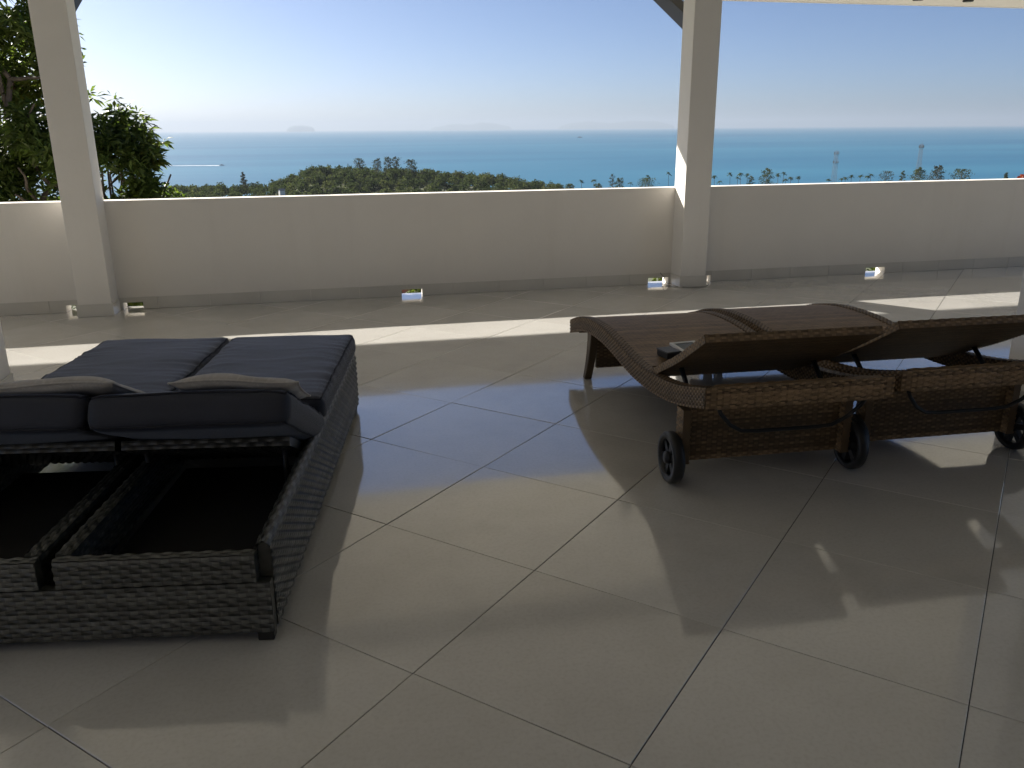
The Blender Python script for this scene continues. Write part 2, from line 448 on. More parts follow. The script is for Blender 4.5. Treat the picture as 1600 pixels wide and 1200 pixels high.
# ================================================================== pillars
def pillar(x0, x1, y0, y1, ztop, label, strut=None, joints=0):
    c = ((x0 + x1) / 2, (y0 + y1) / 2)
    p = empty('terrace_pillar', (c[0], c[1], 0)); tag(p, label, 'pillar', 'white square terrace pillars')
    hx, hy = (x1 - x0) / 2, (y1 - y0) / 2
    MB().box(-hx, hx, -hy, hy, 0.0008, ztop).build('shaft', M_WALL, p, bevel=0.006, seg=3)
    s = 0.009; zt = 0.094
    MB().box(-hx - s, hx + s, -hy - s, -hy - 0.0006, 0.0012, zt).build('skirting_tile', M_SKIRT, p)
    MB().box(-hx - s, -hx - 0.0006, -hy, hy, 0.0012, zt).build('skirting_tile', M_SKIRT, p)
    MB().box(hx + 0.0006, hx + s, -hy, hy, 0.0012, zt).build('skirting_tile', M_SKIRT, p)
    if strut:
        mb = MB(); (ya, za), (yb, zb) = strut
        d = Vector((0, yb - ya, zb - za)); L = d.length; ang = math.atan2(zb - za, yb - ya)
        M4 = Matrix.Translation((0, ya - c[1], za)) @ Matrix.Rotation(ang, 4, 'X')
        mb.box(-0.055, 0.055, 0, L, -0.06, 0.06, mat=M4).build('eave_strut', M_STEEL, p, bevel=0.004)
        MB().box(-0.06, 0.06, hy + 0.0006, hy + 0.012, za - 0.16, za + 0.16).build('strut_plate', M_STEEL, p, bevel=0.003)
    return p
pillar(-1.845, -1.61, 6.565, 6.79, 3.0, 'leaning-looking white pillar in front of the leafy trees', ((6.80, 2.09), (8.05, 2.66)))
pillar(2.91, 3.14, 6.565, 6.79, 3.0, 'white pillar half lit by sun beside the palms and sea', ((6.80, 2.09), (8.05, 2.66)))
pillar(-1.99, -1.70, 4.42, 4.70, 3.5, 'white pillar cut off at the left edge behind the grey daybed')
pillar(3.20, 3.50, 2.95, 3.30, 3.9, 'white pillar cut off at the right edge behind the brown lounger')

# ================================================================== roof, and added surfaces for bounce light
EY, EZ, SL = 8.60, 2.555, math.tan(math.radians(16))
def roof_z(y): return EZ + (EY - y) * SL
roof = empty('roof', (0, EY, EZ)); tag(roof, 'cream underside of the roof eave along the top right edge', 'roof')
mb = MB(); X0, X1, YB = -9.0, 11.6, -9.9
def prism_x(mb, pts, x0, x1):
    n = len(pts); vs = [(x0, y, z) for y, z in pts] + [(x1, y, z) for y, z in pts]
    fs = [tuple(range(n)), tuple(range(2 * n - 1, n - 1, -1))] + [(k, (k + 1) % n, n + (k + 1) % n, n + k) for k in range(n)]
    return mb.add(vs, fs)
yy = lambda y: y - EY
zz = lambda z: z - EZ
prism_x(MB(), [(yy(EY), 0.0), (yy(YB), zz(roof_z(YB))), (yy(YB), zz(roof_z(YB)) + 0.16), (yy(EY), 0.16)], X0, X1).build('ceiling', M_CEIL, roof)
MB().box(X0, X1, 0.002, 0.03, -0.006, 0.20).build('fascia_board', M_CEIL, roof, bevel=0.004)
zb = zz(roof_z(6.68))
MB().box(X0, X1, yy(6.58), yy(6.775), zb - 0.22, zb - 0.03).build('eave_beam', M_WALL, roof, bevel=0.006)
for px in (1415, 1502):
    q = on_z(px, 5, EZ + 0.02)
    q.y = min(q.y, 8.45); zc = roof_z(q.y)
    d = empty('soffit_light', (q.x, q.y, zc)); tag(d, 'small dark fitting under the eave, ' + ('nearer the sunlit pillar' if px == 1415 else 'farther from the sunlit pillar'), 'light fitting', 'fittings under the eave')
    MB().lathe([(0.0, -0.022), (0.05, -0.022), (0.055, -0.016), (0.055, -0.001), (0.0, -0.001)], (0, 0, 0), 'z', 20).build('housing', M_STEEL, d)
    MB().lathe([(0.0, -0.025), (0.035, -0.025), (0.035, -0.0225), (0.0, -0.0225)], (0, 0, 0), 'z', 16).build('lens', M_GLASSY, d)
o = MB().box(-18.0, 20.0, -10.3, -10.0, -0.02, 8.5).build('rear_fill_wall', simple('fill_wall_tan', (0.10, 0.09, 0.08), 0.85, 0.12, 0.5)); tag(o, 'added unseen wall behind the viewpoint that sets the bounce light', 'wall')  # added unseen wall, its tone sets how much light bounces from behind
tag(MB().box(-18.0, 20.0, -10.0, -3.21, -0.30, -0.012).build('rear_bounce_floor', M_SLAB), kind='structure')  # added unseen floor, part of the bounce setup behind the camera

tag(MB().box(-14.0, 17.0, 7.25, 13.0, -4.6, -3.95).build('added_bounce_slab', simple('pale_bounce', (0.50, 0.475, 0.435), 0.8, 0.1, 1.0)), kind='structure')  # added unseen pale slab, bounces sun up to the soffit and parapet

# cable looped round the foot of the sunlit pillar
cb = MB().tube([(2.80, 6.755, 0.10), (2.84, 6.74, 0.055), (2.80, 6.70, 0.006), (2.86, 6.62, 0.005), (2.99, 6.50, 0.005), (3.10, 6.50, 0.005), (3.19, 6.60, 0.005), (3.22, 6.72, 0.02), (3.23, 6.765, 0.075)], 0.003, 6).build('cable', simple('grey_cable', (0.25, 0.24, 0.22), 0.6, 0.05), smooth=True)
tag(cb, 'thin grey cable looped round the foot of the sunlit pillar', 'cable')

# ================================================================== woven surfaces
def weave(mb, surf, U, V, du, dv, amp, tone=0.5, spread=0.35, rnd=None, con=0.38):
    """strands run along U, over and under; surf(u, v) -> point, normal (lists of Vectors)"""
    rnd = rnd or random
    rows = max(1, int(round(V / dv))); dv = V / rows
    waves = max(1, int(round(U / du))); n = waves * 4 + 1
    for j in range(rows):
        sh = min(1, max(0, tone + rnd.uniform(-spread, spread))); base = len(mb.v); jit = rnd.uniform(-0.16, 0.16); am = rnd.uniform(0.75, 1.2)
        for i in range(n):
            u = U * i / (n - 1); ph = math.pi * (i / 4.0 + j + jit)
            c = math.cos(ph)
            for t, lift in ((0.02, 0.0), (0.5, 0.55), (0.98, 0.0)):
                p, nn = surf(u, (j + t) * dv)
                q = p + nn * (amp * (am * c + 1.1 + lift))
                mb.v.append((q.x, q.y, q.z))
        for i in range(n - 1):
            fs_ = (base + i * 3, base + (i + 1) * 3, base + (i + 1) * 3 + 1, base + i * 3 + 1)
            gs_ = (base + i * 3 + 1, base + (i + 1) * 3 + 1, base + (i + 1) * 3 + 2, base + i * 3 + 2)
            mb.f += [fs_, gs_]
            k = (i / 4.0 + j) % 2
            hi = (0.10 if (k < 0.5 or k > 1.5) else -con) + 0.22 * noise.noise(Vector((i * 0.11, j * 1.7, U * 9)))  # strand colour drops where it dips under: shade painted into the gaps
            s2 = min(1, max(0, sh + hi)); mb.s += [s2, s2]
def flat(o, eu, ev):
    o, eu, ev = Vector(o), Vector(eu).normalized(), Vector(ev).normalized(); n = eu.cross(ev)
    return lambda u, v: (o + eu * u + ev * v, n)

# ================================================================== grey double daybed
BO = on_z(433, 1000, 0); BANG = math.radians(-8.83)
bed = empty('double_daybed', (BO.x, BO.y, 0), BANG); tag(bed, 'grey woven rattan double daybed with both backrests raised', 'daybed')
def panel(name, box, faces, parent, mat=M_RAT_G, du=0.026, dv=0.0135, amp=0.0019, tone=0.5):
    con = 0.28 if mat is M_RAT_G else 0.15
    x0, x1, y0, y1, z0, z1 = box; mb = MB(); mb.box(*box, shade=0.1)
    for f in faces:
        if f == '+x': weave(mb, flat((x1, y0, z0), (0, 1, 0), (0, 0, 1)), y1 - y0, z1 - z0, du, dv, amp, tone, con=con)
        if f == '-x': weave(mb, flat((x0, y1, z0), (0, -1, 0), (0, 0, 1)), y1 - y0, z1 - z0, du, dv, amp, tone, con=con)
        if f == '-y': weave(mb, flat((x0, y0, z0), (1, 0, 0), (0, 0, 1)), x1 - x0, z1 - z0, du, dv, amp, tone, con=con)
        if f == '+y': weave(mb, flat((x1, y1, z0), (-1, 0, 0), (0, 0, 1)), x1 - x0, z1 - z0, du, dv, amp, tone, con=con)
        if f == '+zx': weave(mb, flat((x0, y0, z1), (1, 0, 0), (0, 1, 0)), x1 - x0, y1 - y0, du, dv, amp, tone, con=con)
        if f == '+zy': weave(mb, flat((x1, y0, z1), (0, 1, 0), (-1, 0, 0)), y1 - y0, x1 - x0, du, dv, amp, tone, con=con)
    return mb.build(name, mat, parent)
W2 = -1.165
panel('side_panel', (-0.034, 0, 0.03, 1.935, 0.03, 0.268), ['+x', '-x'], bed)
panel('side_panel', (W2, W2 + 0.034, 0.03, 1.935, 0.055, 0.268), ['+x', '-x'], bed)
def roll_rail(name, x0, x1, y0, y1, z0, h):
    """half-round woven top rail"""
    mb = MB(); rx, cx = (x1 - x0) / 2, (x0 + x1) / 2
    def surf(u, v):
        t = math.pi * v
        return (Vector((cx + rx * math.cos(t) * 1.08, y0 + u, z0 + h * math.sin(t))), Vector((math.cos(t), 0, math.sin(t))))
    weave(mb, surf, y1 - y0, 1.0, 0.034, 0.2, 0.0016, 0.5)
    mb.tube([(cx, y0 + 0.012, z0), (cx, y1 - 0.002, z0)], min(rx, h) * 0.8, 10, 0.1)
    return mb.build(name, M_RAT_G, bed)
roll_rail('top_rail', -0.034, 0.0, 0.012, 1.935, 0.268, 0.02)
roll_rail('top_rail', W2, W2 + 0.034, 0.012, 1.935, 0.268, 0.02)
panel('front_panel', (W2 + 0.002, -0.002, -0.004, 0.028, 0.03, 0.178), ['-y'], bed)
panel('front_panel', (-0.548, -0.036, -0.002, 0.028, 0.180, 0.258), ['-y', '+zx'], bed, tone=0.58)
panel('front_panel', (W2 + 0.036, -0.592, -0.002, 0.028, 0.180, 0.258), ['-y', '+zx'], bed, tone=0.58)
panel('inner_rail', (-0.552, -0.512, 0.029, 0.97, 0.15, 0.262), ['-x', '+x', '+zy'], bed, tone=0.25)  # low tone on both inner rails paints in the shade inside the frame
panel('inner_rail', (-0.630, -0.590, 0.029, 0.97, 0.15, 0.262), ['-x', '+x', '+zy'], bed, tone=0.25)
panel('foot_panel', (W2 + 0.036, -0.036, 1.90, 1.935, 0.03, 0.268), ['+y'], bed)
MB().box(-0.510, -0.036, 0.030, 0.93, 0.115, 0.125).build('storage_cloth', M_DECK, bed)
MB().box(W2 + 0.075, -0.632, 0.030, 0.93, 0.115, 0.125).build('storage_cloth', M_DECK, bed)
for x0, x1 in ((-0.585, -0.037), (W2 + 0.037, -0.588)):
    MB().box(x0, x1, 0.99, 1.898, 0.235, 0.262).build('seat_board', M_RAT_G, bed)
for fx in (-0.028, W2 + 0.028):
    for fy in (0.016, 1.0, 1.915):
        MB().box(fx - 0.022, fx + 0.022, fy - 0.018, fy + 0.018, 0.0006, 0.034).build('foot', M_BLACK, bed, bevel=0.004)
BA = math.atan2(0.562 - 0.281, 0.959 - 0.386)        # backrest incline
def back_frame(o_y, o_z):       # local x along width, y from hinge to head, z = out of the cushion face
    return Matrix.Translation((0, o_y, o_z)) @ Matrix.Rotation(math.pi, 4, 'Z') @ Matrix.Rotation(BA, 4, 'X')
HB = back_frame(0.955, 0.185)   # hinge line of the boards
for x0, x1 in ((-0.575, -0.045), (W2 + 0.045, -0.595)):
    mb = MB(); mb.box(-x1, -x0, 0.0, 0.42, -0.03, 0.0, 0.1)
    weave(mb, flat((-x1, 0.0, -0.03), (0, 1, 0), (1, 0, 0)), 0.42, x1 - x0, 0.026, 0.0135, 0.0018, 0.45)
    weave(mb, flat((-x1, 0.42, 0.0), (1, 0, 0), (0, 0, -1)), x1 - x0, 0.03, 0.026, 0.015, 0.0014, 0.15, 0.1, con=0.1)  # head edge toned down, shade under the cushion put into its colour
    mb.v = [tuple(HB @ Vector(p)) for p in mb.v]
    mb.build('backrest_board', M_RAT_G, bed)
    for sx in (x0 + 0.04, x1 - 0.04):
        MB().tube([(sx, 0.66, 0.30), (sx, 0.67, 0.13)], 0.009, 8).build('backrest_stay', M_BLACK, bed, smooth=True)

# ------------------------------------------------------------------ cushions
def pad(name, x0, x1, y0, y1, z0, z1, mat, parent, r=0.03, puff=0.012, wr=0.0055, seed=0.0, tf=None, nx=44, ny=70, nz=8, crease=True):
    a, b, c = (x1 - x0) / 2, (y1 - y0) / 2, (z1 - z0) / 2; cx, cy, cz = (x0 + x1) / 2, (y0 + y1) / 2, (z0 + z1) / 2
    bm = bmesh.new(); grid = {}
    def put(i, j, k):
        key = (i, j, k)
        if key in grid: return grid[key]
        p = Vector((-a + 2 * a * i / nx, -b + 2 * b * j / ny, -c + 2 * c * k / nz))
        q = Vector((max(-a + r, min(a - r, p.x)), max(-b + r, min(b - r, p.y)), max(-c + r, min(c - r, p.z))))
        d = p - q; s = q + d.normalized() * r if d.length > 1e-6 else p
        ex, ey = abs(s.x) / a, abs(s.y) / b
        s.z += math.copysign(puff, s.z) * (1 - ex ** 4) * (1 - ey ** 4) * abs(s.z) / c
        s.x += math.copysign(0.006, s.x) * (1 - (s.z / c) ** 2) * ex ** 6
        n1 = noise.noise(Vector((s.x * 5 + seed, s.y * 5, s.z * 4))) * 0.006
        s.z += n1
        if crease and p.z > 0:
            de = (a - abs(s.x)); wgt = math.exp(-de / 0.10)
            nn = noise.noise(Vector((seed, s.y * 11, s.x * 1.6)))
            s.z += wr * wgt * math.sin(s.y * 62 + nn * 9 + 4 * noise.noise(Vector((s.x * 7, seed, s.y * 2)))) * (0.4 + max(0, nn))
            m2 = noise.noise(Vector((s.x * 4.5 + seed * 3, s.y * 22, 1.7))); s.z += wr * 0.9 * max(0, m2 - 0.15)
        grid[key] = bm.verts.new(s + Vector((cx, cy, cz)))
        return grid[key]
    def quad(*ks):
        bm.faces.new([put(*k) for k in ks])
    for i in range(nx):
        for j in range(ny):
            quad((i, j, nz), (i + 1, j, nz), (i + 1, j + 1, nz), (i, j + 1, nz)); quad((i, j + 1, 0), (i + 1, j + 1, 0), (i + 1, j, 0), (i, j, 0))
    for i in range(nx):
        for k in range(nz):
            quad((i, 0, k), (i + 1, 0, k), (i + 1, 0, k + 1), (i, 0, k + 1)); quad((i, ny, k + 1), (i + 1, ny, k + 1), (i + 1, ny, k), (i, ny, k))
    for j in range(ny):
        for k in range(nz):
            quad((nx, j, k), (nx, j + 1, k), (nx, j + 1, k + 1), (nx, j, k + 1)); quad((0, j, k + 1), (0, j + 1, k + 1), (0, j + 1, k), (0, j, k))
    # piping follows the top and bottom rim
    pipes = []
    for kz, zz_ in ((nz, 1), (0, -1)):
        loop = [(i, 0, kz) for i in range(nx)] + [(nx, j, kz) for j in range(ny)] + [(i, ny, kz) for i in range(nx, 0, -1)] + [(0, j, kz) for j in range(ny, 0, -1)]
        pts = [grid[k].co.copy() for k in loop]
        pipes.append(pts + [pts[0]])
    me = bpy.data.meshes.new(name)
    if tf is not None: bmesh.ops.transform(bm, matrix=tf, verts=bm.verts)
    bm.to_mesh(me); bm.free()
    me.polygons.foreach_set('use_smooth', [True] * len(me.polygons)); me.materials.append(mat)
    o = link(name, me, parent)
    for pts in pipes:
        if tf is not None: pts = [tf @ p for p in pts]
        mb = MB().tube(pts, 0.0042, 6); mb.build('piping', M_PIPE, o, smooth=True)
    return o
droop_id = Matrix.Identity(4)
def mattress(x0, x1, label, seed):
    t = empty('lounge_mattress', (BO.x, BO.y, 0), BANG); tag(t, label, 'mattress', 'charcoal daybed mattresses')
    pad('seat_section', x0, x1, 0.985, 1.985, 0.266, 0.368, M_CUSH, t, seed=seed)
    M4 = back_frame(0.975, 0.200) @ droop_id
    pad('back_section', -x1, -x0, 0.005, 0.665, -0.012, 0.100, M_CUSH, t, seed=seed + 3, tf=M4, puff=0.008, ny=46)
    return t
mattress(-0.585, -0.004, 'charcoal folded mattress on the daybed half nearest the open floor', 1.3)
mattress(-1.185, -0.597, 'charcoal folded mattress on the daybed half at the left edge', 5.1)
def pillow(x0, x1, y0, y1, z0, label, seed, tilt=0.0):
    t = empty('pillow', (BO.x, BO.y, 0), BANG); tag(t, label, 'pillow', 'thin pale pillows on the daybed')
    bm = bmesh.new(); nx, ny = 40, 26; gr = {}
    M4 = back_frame(0.975, 0.200) @ Matrix.Translation(((-(x0 + x1) / 2), (y0 + y1) / 2, z0)) @ Matrix.Rotation(tilt, 4, 'Z')
    a, b = (x1 - x0) / 2, (y1 - y0) / 2; rim = []
    for side in (1, -1):
        for i in range(nx + 1):
            for j in range(ny + 1):
                s, q = -1 + 2 * i / nx, -1 + 2 * j / ny
                e = max(0, (1 - s ** 4)) ** 0.55 * max(0, (1 - q ** 4)) ** 0.55
                pin = 1 - 0.07 * (1 - abs(s) ** 2) * (abs(q) ** 3); pin2 = 1 - 0.05 * (1 - abs(q) ** 2) * (abs(s) ** 3)
                n1 = noise.noise(Vector((s * 2.1 + seed, q * 2.1, side))) * 0.010
                z = side * (0.027 * e) + (n1 * e) + 0.010 * math.sin(s * 3 + seed) * 0.6
                if i in (0, nx) or j in (0, ny):
                    key = (i, j)
                    if key not in gr: gr[key] = bm.verts.new(M4 @ Vector((s * a * pin2, q * b * pin, 0.010 * math.sin(s * 3 + seed) * 0.6)))
                    gr[(i, j, side)] = gr[key]
                else: gr[(i, j, side)] = bm.verts.new(M4 @ Vector((s * a * pin2, q * b * pin, z)))
        for i in range(nx):
            for j in range(ny):
                ks = [(i, j, side), (i + 1, j, side), (i + 1, j + 1, side), (i, j + 1, side)]
                if side < 0: ks.reverse()
                bm.faces.new([gr[k] for k in ks])
    loop = [(i, 0) for i in range(nx)] + [(nx, j) for j in range(ny)] + [(i, ny) for i in range(nx, 0, -1)] + [(0, j) for j in range(ny, 0, -1)]
    pts = [gr[k].co.copy() for k in loop]; pts.append(pts[0])
    me = bpy.data.meshes.new('cover'); bm.to_mesh(me); bm.free()
    me.polygons.foreach_set('use_smooth', [True] * len(me.polygons)); me.materials.append(M_PILL)
    link('cover', me, t)
    MB().tube(pts, 0.0035, 6).build('seam', M_PILL, t, smooth=True)
    return t
pillow(-0.36, 0.015, 0.37, 0.655, 0.124, 'thin pale grey pillow on the backrest nearest the open floor', 0.7, 0.06)
pillow(-0.98, -0.50, 0.36, 0.660, 0.126, 'rumpled pale grey pillow on the left backrest lapping the joint', 2.9, -0.05)

# ================================================================== brown rattan loungers
LW = on_z(1047, 752, 0); LANG = math.radians(-2.6)
PV = [-0.219, -0.063, 0.056, 0.172, 0.284, 0.405, 0.534, 0.637, 0.748, 0.864, 0.987, 1.116, 1.276, 1.40, 1.52, 1.64, 1.765]
PZ = [0.446, 0.401, 0.372, 0.352, 0.339, 0.330, 0.325, 0.328, 0.336, 0.347, 0.356, 0.359, 0.353, 0.341, 0.320, 0.291, 0.250]
def prof(v): return float(np.interp(v, PV, PZ))
FINE = [PV[0] + (PV[-1] - PV[0]) * k / 60 for k in range(61)]
SMZ = np.convolve(np.pad([prof(v) for v in FINE], 2, mode='reflect', reflect_type='odd'), np.ones(5) / 5, mode='valid')
def pz(v): return float(np.interp(v, FINE, SMZ))
def pn(v):
    d = (pz(v + 0.01) - pz(v - 0.01)) / 0.02; n = Vector((0, -d, 1)); return n.normalized()
U0, U1, RW, RH = 0.03, 0.75, 0.042, 0.078
def make_lounger():
    t = empty('rattan_lounger', (0, 0, 0))
    path = [(v, pz(v)) for v in FINE]; Lp = PV[-1] - PV[0]
    for xc in (U0 + RW / 2, U1 - RW / 2):
        mb = MB(); mb.sweep_rect(path, RW / 2, 0, RH, xc)
        for sgn in (-1, 1):
            def side(u, v, sgn=sgn):
                y = PV[0] + u; return (Vector((xc + sgn * RW / 2, y, pz(y) - RH + v)), Vector((sgn, 0, 0)))
            weave(mb, side, Lp, RH, 0.0155, 0.0098, 0.0026, 0.55, 0.2)
        def top(u, v):
            y = PV[0] + u; return (Vector((xc - RW / 2 + v, y, pz(y))), pn(y))
        weave(mb, top, Lp, RW, 0.0155, 0.0105, 0.0014, 0.55, 0.2)
        mb.build('side_rail', M_RAT_B, t)
    # end rails
    for v0, v1, fc in ((PV[0] - 0.002, PV[0] + 0.038, '-y'), (PV[-1] - 0.038, PV[-1] + 0.002, '+y')):
        zt = pz((v0 + v1) / 2)
        panel('end_rail', (U0 + RW + 0.0005, U1 - RW - 0.0005, v0, v1, zt - RH, zt), [fc, '+zx'], t, M_RAT_B, 0.030, 0.0098, 0.0015, 0.55)
        # woven face carried over the rail ends
        sy = -1 if fc == '-y' else 1; ye = v0 if sy < 0 else v1
    mb = MB()
    weave(mb, flat((U0, PV[0] - 0.001, pz(PV[0]) - RH), (1, 0, 0), (0, 0, 1)), U1 - U0, RH, 0.024, 0.0098, 0.0018, 0.5, 0.25, con=0.24)
    mb.build('end_wrap', M_RAT_B, t)
    # sitting deck
    D0, D1 = 0.50, PV[-1] - 0.039
    mb = MB(); n = 44; ys = [D0 + (D1 - D0) * k / n for k in range(n + 1)]; xa, xb = U0 + RW, U1 - RW
    vs = []; fs = []
    for y in ys: vs += [(xa, y, pz(y) - 0.006), (xb, y, pz(y) - 0.006), (xa, y, pz(y) - 0.024), (xb, y, pz(y) - 0.024)]
    for k in range(n):
        a, b = k * 4, k * 4 + 4
        fs += [(a, a + 1, b + 1, b), (a + 3, a + 2, b + 2, b + 3), (a, b, b + 2, a + 2), (a + 1, a + 3, b + 3, b + 1)]
    fs += [(0, 2, 3, 1), (n * 4, n * 4 + 1, n * 4 + 3, n * 4 + 2)]
    mb.add(vs, fs, 0.2)
    def deck(u, v): y = D0 + v; return (Vector((xa + u, y, pz(y) - 0.006)), pn(y))
    weave(mb, deck, xb - xa, D1 - D0, 0.022, 0.0092, 0.0010, 0.62, 0.22, con=0.10)
    mb.build('deck', M_RAT_B, t)
    # backrest, hinged at the deck, curved, raised
    BV = [(0.50, 0.302), (0.385, 0.344), (0.271, 0.399), (0.17, 0.447), (0.073, 0.497), (-0.044, 0.564), (-0.132, 0.614)]
    sarc = [0.0]
    for p, q in zip(BV[:-1], BV[1:]): sarc.append(sarc[-1] + math.hypot(q[0] - p[0], q[1] - p[1]))
    Lb = sarc[-1]
    def bp(s): return (float(np.interp(s, sarc, [p[0] for p in BV])), float(np.interp(s, sarc, [p[1] for p in BV])))
    def bn(s):
        a, b = bp(max(0, s - 0.06)), bp(min(Lb, s + 0.06)); d = Vector((0, b[0] - a[0], b[1] - a[1])).normalized()
        return Vector((0, d.z, -d.y))       # faces the sitter, up and towards the foot
    xa2, xb2, TH = 0.048, 0.732, 0.030
    mb = MB(); n = 24; vs = []; fs = []
    for k in range(n + 1):
        s = Lb * k / n; y, z = bp(s); nn = bn(s)
        if nn.z < 0: nn = -nn
        for x in (xa2, xb2):
            vs += [(x, y, z), (x, y - nn.y * TH, z - nn.z * TH)]
    for k in range(n):
        a, b = k * 4, k * 4 + 4
        fs += [(a, a + 2, b + 2, b), (a + 3, a + 1, b + 1, b + 3), (a, b, b + 1, a + 1), (a + 2, a + 3, b + 3, b + 2)]
    fs += [(0, 1, 3, 2), (n * 4, n * 4 + 2, n * 4 + 3, n * 4 + 1)]
    mb.add(vs, fs, 0.2)
    def sgn_n(s):
        nn = bn(s); return nn if nn.z > 0 else -nn
    def fr(u, v): y, z = bp(v); return (Vector((xa2 + u, y, z)), sgn_n(v))
    def bk(u, v):
        y, z = bp(v); nn = sgn_n(v); return (Vector((xb2 - u, y - nn.y * TH, z - nn.z * TH)), -nn)
    weave(mb, fr, xb2 - xa2, Lb, 0.022, 0.0092, 0.0010, 0.6, 0.22, con=0.10)
    weave(mb, bk, xb2 - xa2, Lb, 0.022, 0.0092, 0.0010, 0.3, 0.2, con=0.12)  # back face toned darker than the front, its shade put into the colour
    for x, sg in ((xa2, -1), (xb2, 1)):
        def eg(u, v, x=x, sg=sg):
            y, z = bp(u); nn = sgn_n(u); return (Vector((x, y - nn.y * v, z - nn.z * v)), Vector((sg, 0, 0)))
        weave(mb, eg, Lb, TH, 0.0155, 0.010, 0.0014, 0.5, 0.2, con=0.22)
    yh, zh = bp(Lb); nh = sgn_n(Lb); dh = Vector((0, bp(Lb)[0] - bp(Lb - 0.05)[0], bp(Lb)[1] - bp(Lb - 0.05)[1])).normalized()
    weave(mb, lambda u, v: (Vector((xa2 + u, yh - nh.y * v, zh - nh.z * v)), dh), xb2 - xa2, TH, 0.022, 0.0092, 0.0012, 0.5, 0.2, con=0.16)
    mb.build('backrest', M_RAT_B, t)
    for x in (0.105, 0.675):
        MB().tube([(x, 0.215, 0.395), (x, 0.10, 0.305)], 0.010, 8).build('backrest_stay', M_STEEL, t, smooth=True)
    # foot-end legs with the board between them
    for sg, x in ((-1, U0 + 0.024), (1, U1 - 0.024)):
        mb = MB(); prev = None; vs = []; fs = []; K = 10
        for k in range(K + 1):
            f = k / K; z = (pz(1.36) - RH - 0.001) * (1 - f) + 0.0008 * f
            wv = 0.075 * (1 - f) + 0.040 * f; xo = x + sg * 0.014 * f * f; yo = 1.365 + 0.045 * f ** 1.5
            for dx, dy in ((-0.02, -wv / 2), (0.02, -wv / 2), (0.02, wv / 2), (-0.02, wv / 2)): vs.append((xo + dx, yo + dy, z))
        for k in range(K):
            for q in range(4): fs.append((k * 4 + q, k * 4 + (q + 1) % 4, k * 4 + 4 + (q + 1) % 4, k * 4 + 4 + q))
        fs += [(3, 2, 1, 0), tuple(K * 4 + q for q in range(4))]
        mb.add(vs, fs, 0.35)
        mb.build('leg', M_RAT_B, t, bevel=0.004)
    zt = pz(1.36) - RH
    panel('foot_board', (U0 + 0.046, U1 - 0.046, 1.355, 1.378, 0.072, zt + 0.05), ['-y', '+y'], t, M_RAT_B, 0.022, 0.0095, 0.0011, 0.15)  # low tone: shade beneath the deck put into the strand colour
    # wheel end: board, posts, axle, wheels
    zt = pz(0.04) - RH
    panel('wheel_board', (0.062, 0.690, 0.006, 0.030, 0.080, pz(0.02) - RH + 0.03), ['-y', '+y'], t, M_RAT_B, 0.022, 0.0095, 0.0011, 0.12)  # low tone: shadow under the head end painted into the strands
    for x in (0.030, 0.692):
        panel('wheel_post', (x, x + 0.030, -0.028, 0.038, 0.078, zt - 0.003), ['-x', '+x'], t, M_RAT_B, 0.0155, 0.0105, 0.0013, 0.5)
    for xa_, xb_ in ((-0.027, 0.034), (0.718, 0.775)):
        MB().tube([(xa_, 0.0, 0.101), (xb_, 0.0, 0.101)], 0.008, 10).build('axle', M_STEEL, t, smooth=True)
    for x in (-0.001, 0.748):
        tyre = MB().lathe([(0.074, -0.021), (0.094, -0.0215), (0.1005, -0.013), (0.1012, 0.0), (0.1005, 0.013), (0.094, 0.0215), (0.074, 0.021)], (x, 0, 0.1014), 'x', 40).build('wheel', M_BLACK, t, smooth=True)
        mb = MB()
        for q in range(6):
            an = math.pi * 2 * q / 6 + 0.3
            mb.box(-0.011, 0.011, -0.012, 0.012, 0.018, 0.078, mat=Matrix.Translation((x, 0, 0.1014)) @ Matrix.Rotation(an, 4, 'X'))
        mb.build('spoke', M_BLACK, tyre)
        MB().lathe([(0.0, -0.026), (0.022, -0.026), (0.026, -0.018), (0.026, 0.018), (0.022, 0.026), (0.0, 0.026)], (x, 0, 0.1014), 'x', 20).build('hub', M_BLACK, tyre, smooth=True)
    # pull handle under the head end
    pts = [(0.10, -0.17, 0.355), (0.115, -0.165, 0.325), (0.16, -0.15, 0.275), (0.21, -0.14, 0.245), (0.27, -0.138, 0.240), (0.39, -0.138, 0.240), (0.51, -0.138, 0.240), (0.57, -0.14, 0.245), (0.62, -0.15, 0.275), (0.665, -0.165, 0.325), (0.68, -0.17, 0.355)]
    MB().tube(pts, 0.0075, 8).build('pull_handle', M_STEEL, t, smooth=True)
    return t
l1 = make_lounger(); tag(l1, 'brown wavy rattan lounger nearest the open floor, tray on it', 'sun lounger', 'brown rattan loungers')
l1.location = (LW.x, LW.y, 0); l1.rotation_euler = (0, 0, LANG)
l2 = copy_tree(l1); tag(l2, 'brown wavy rattan lounger half cut off by the right edge', 'sun lounger', 'brown rattan loungers')
off = Matrix.Rotation(LANG, 4, 'Z') @ Vector((0.787, 0.055, 0)); l2.location = (LW.x + off.x, LW.y + off.y, 0); l2.rotation_euler = (0, 0, math.radians(-2.2))

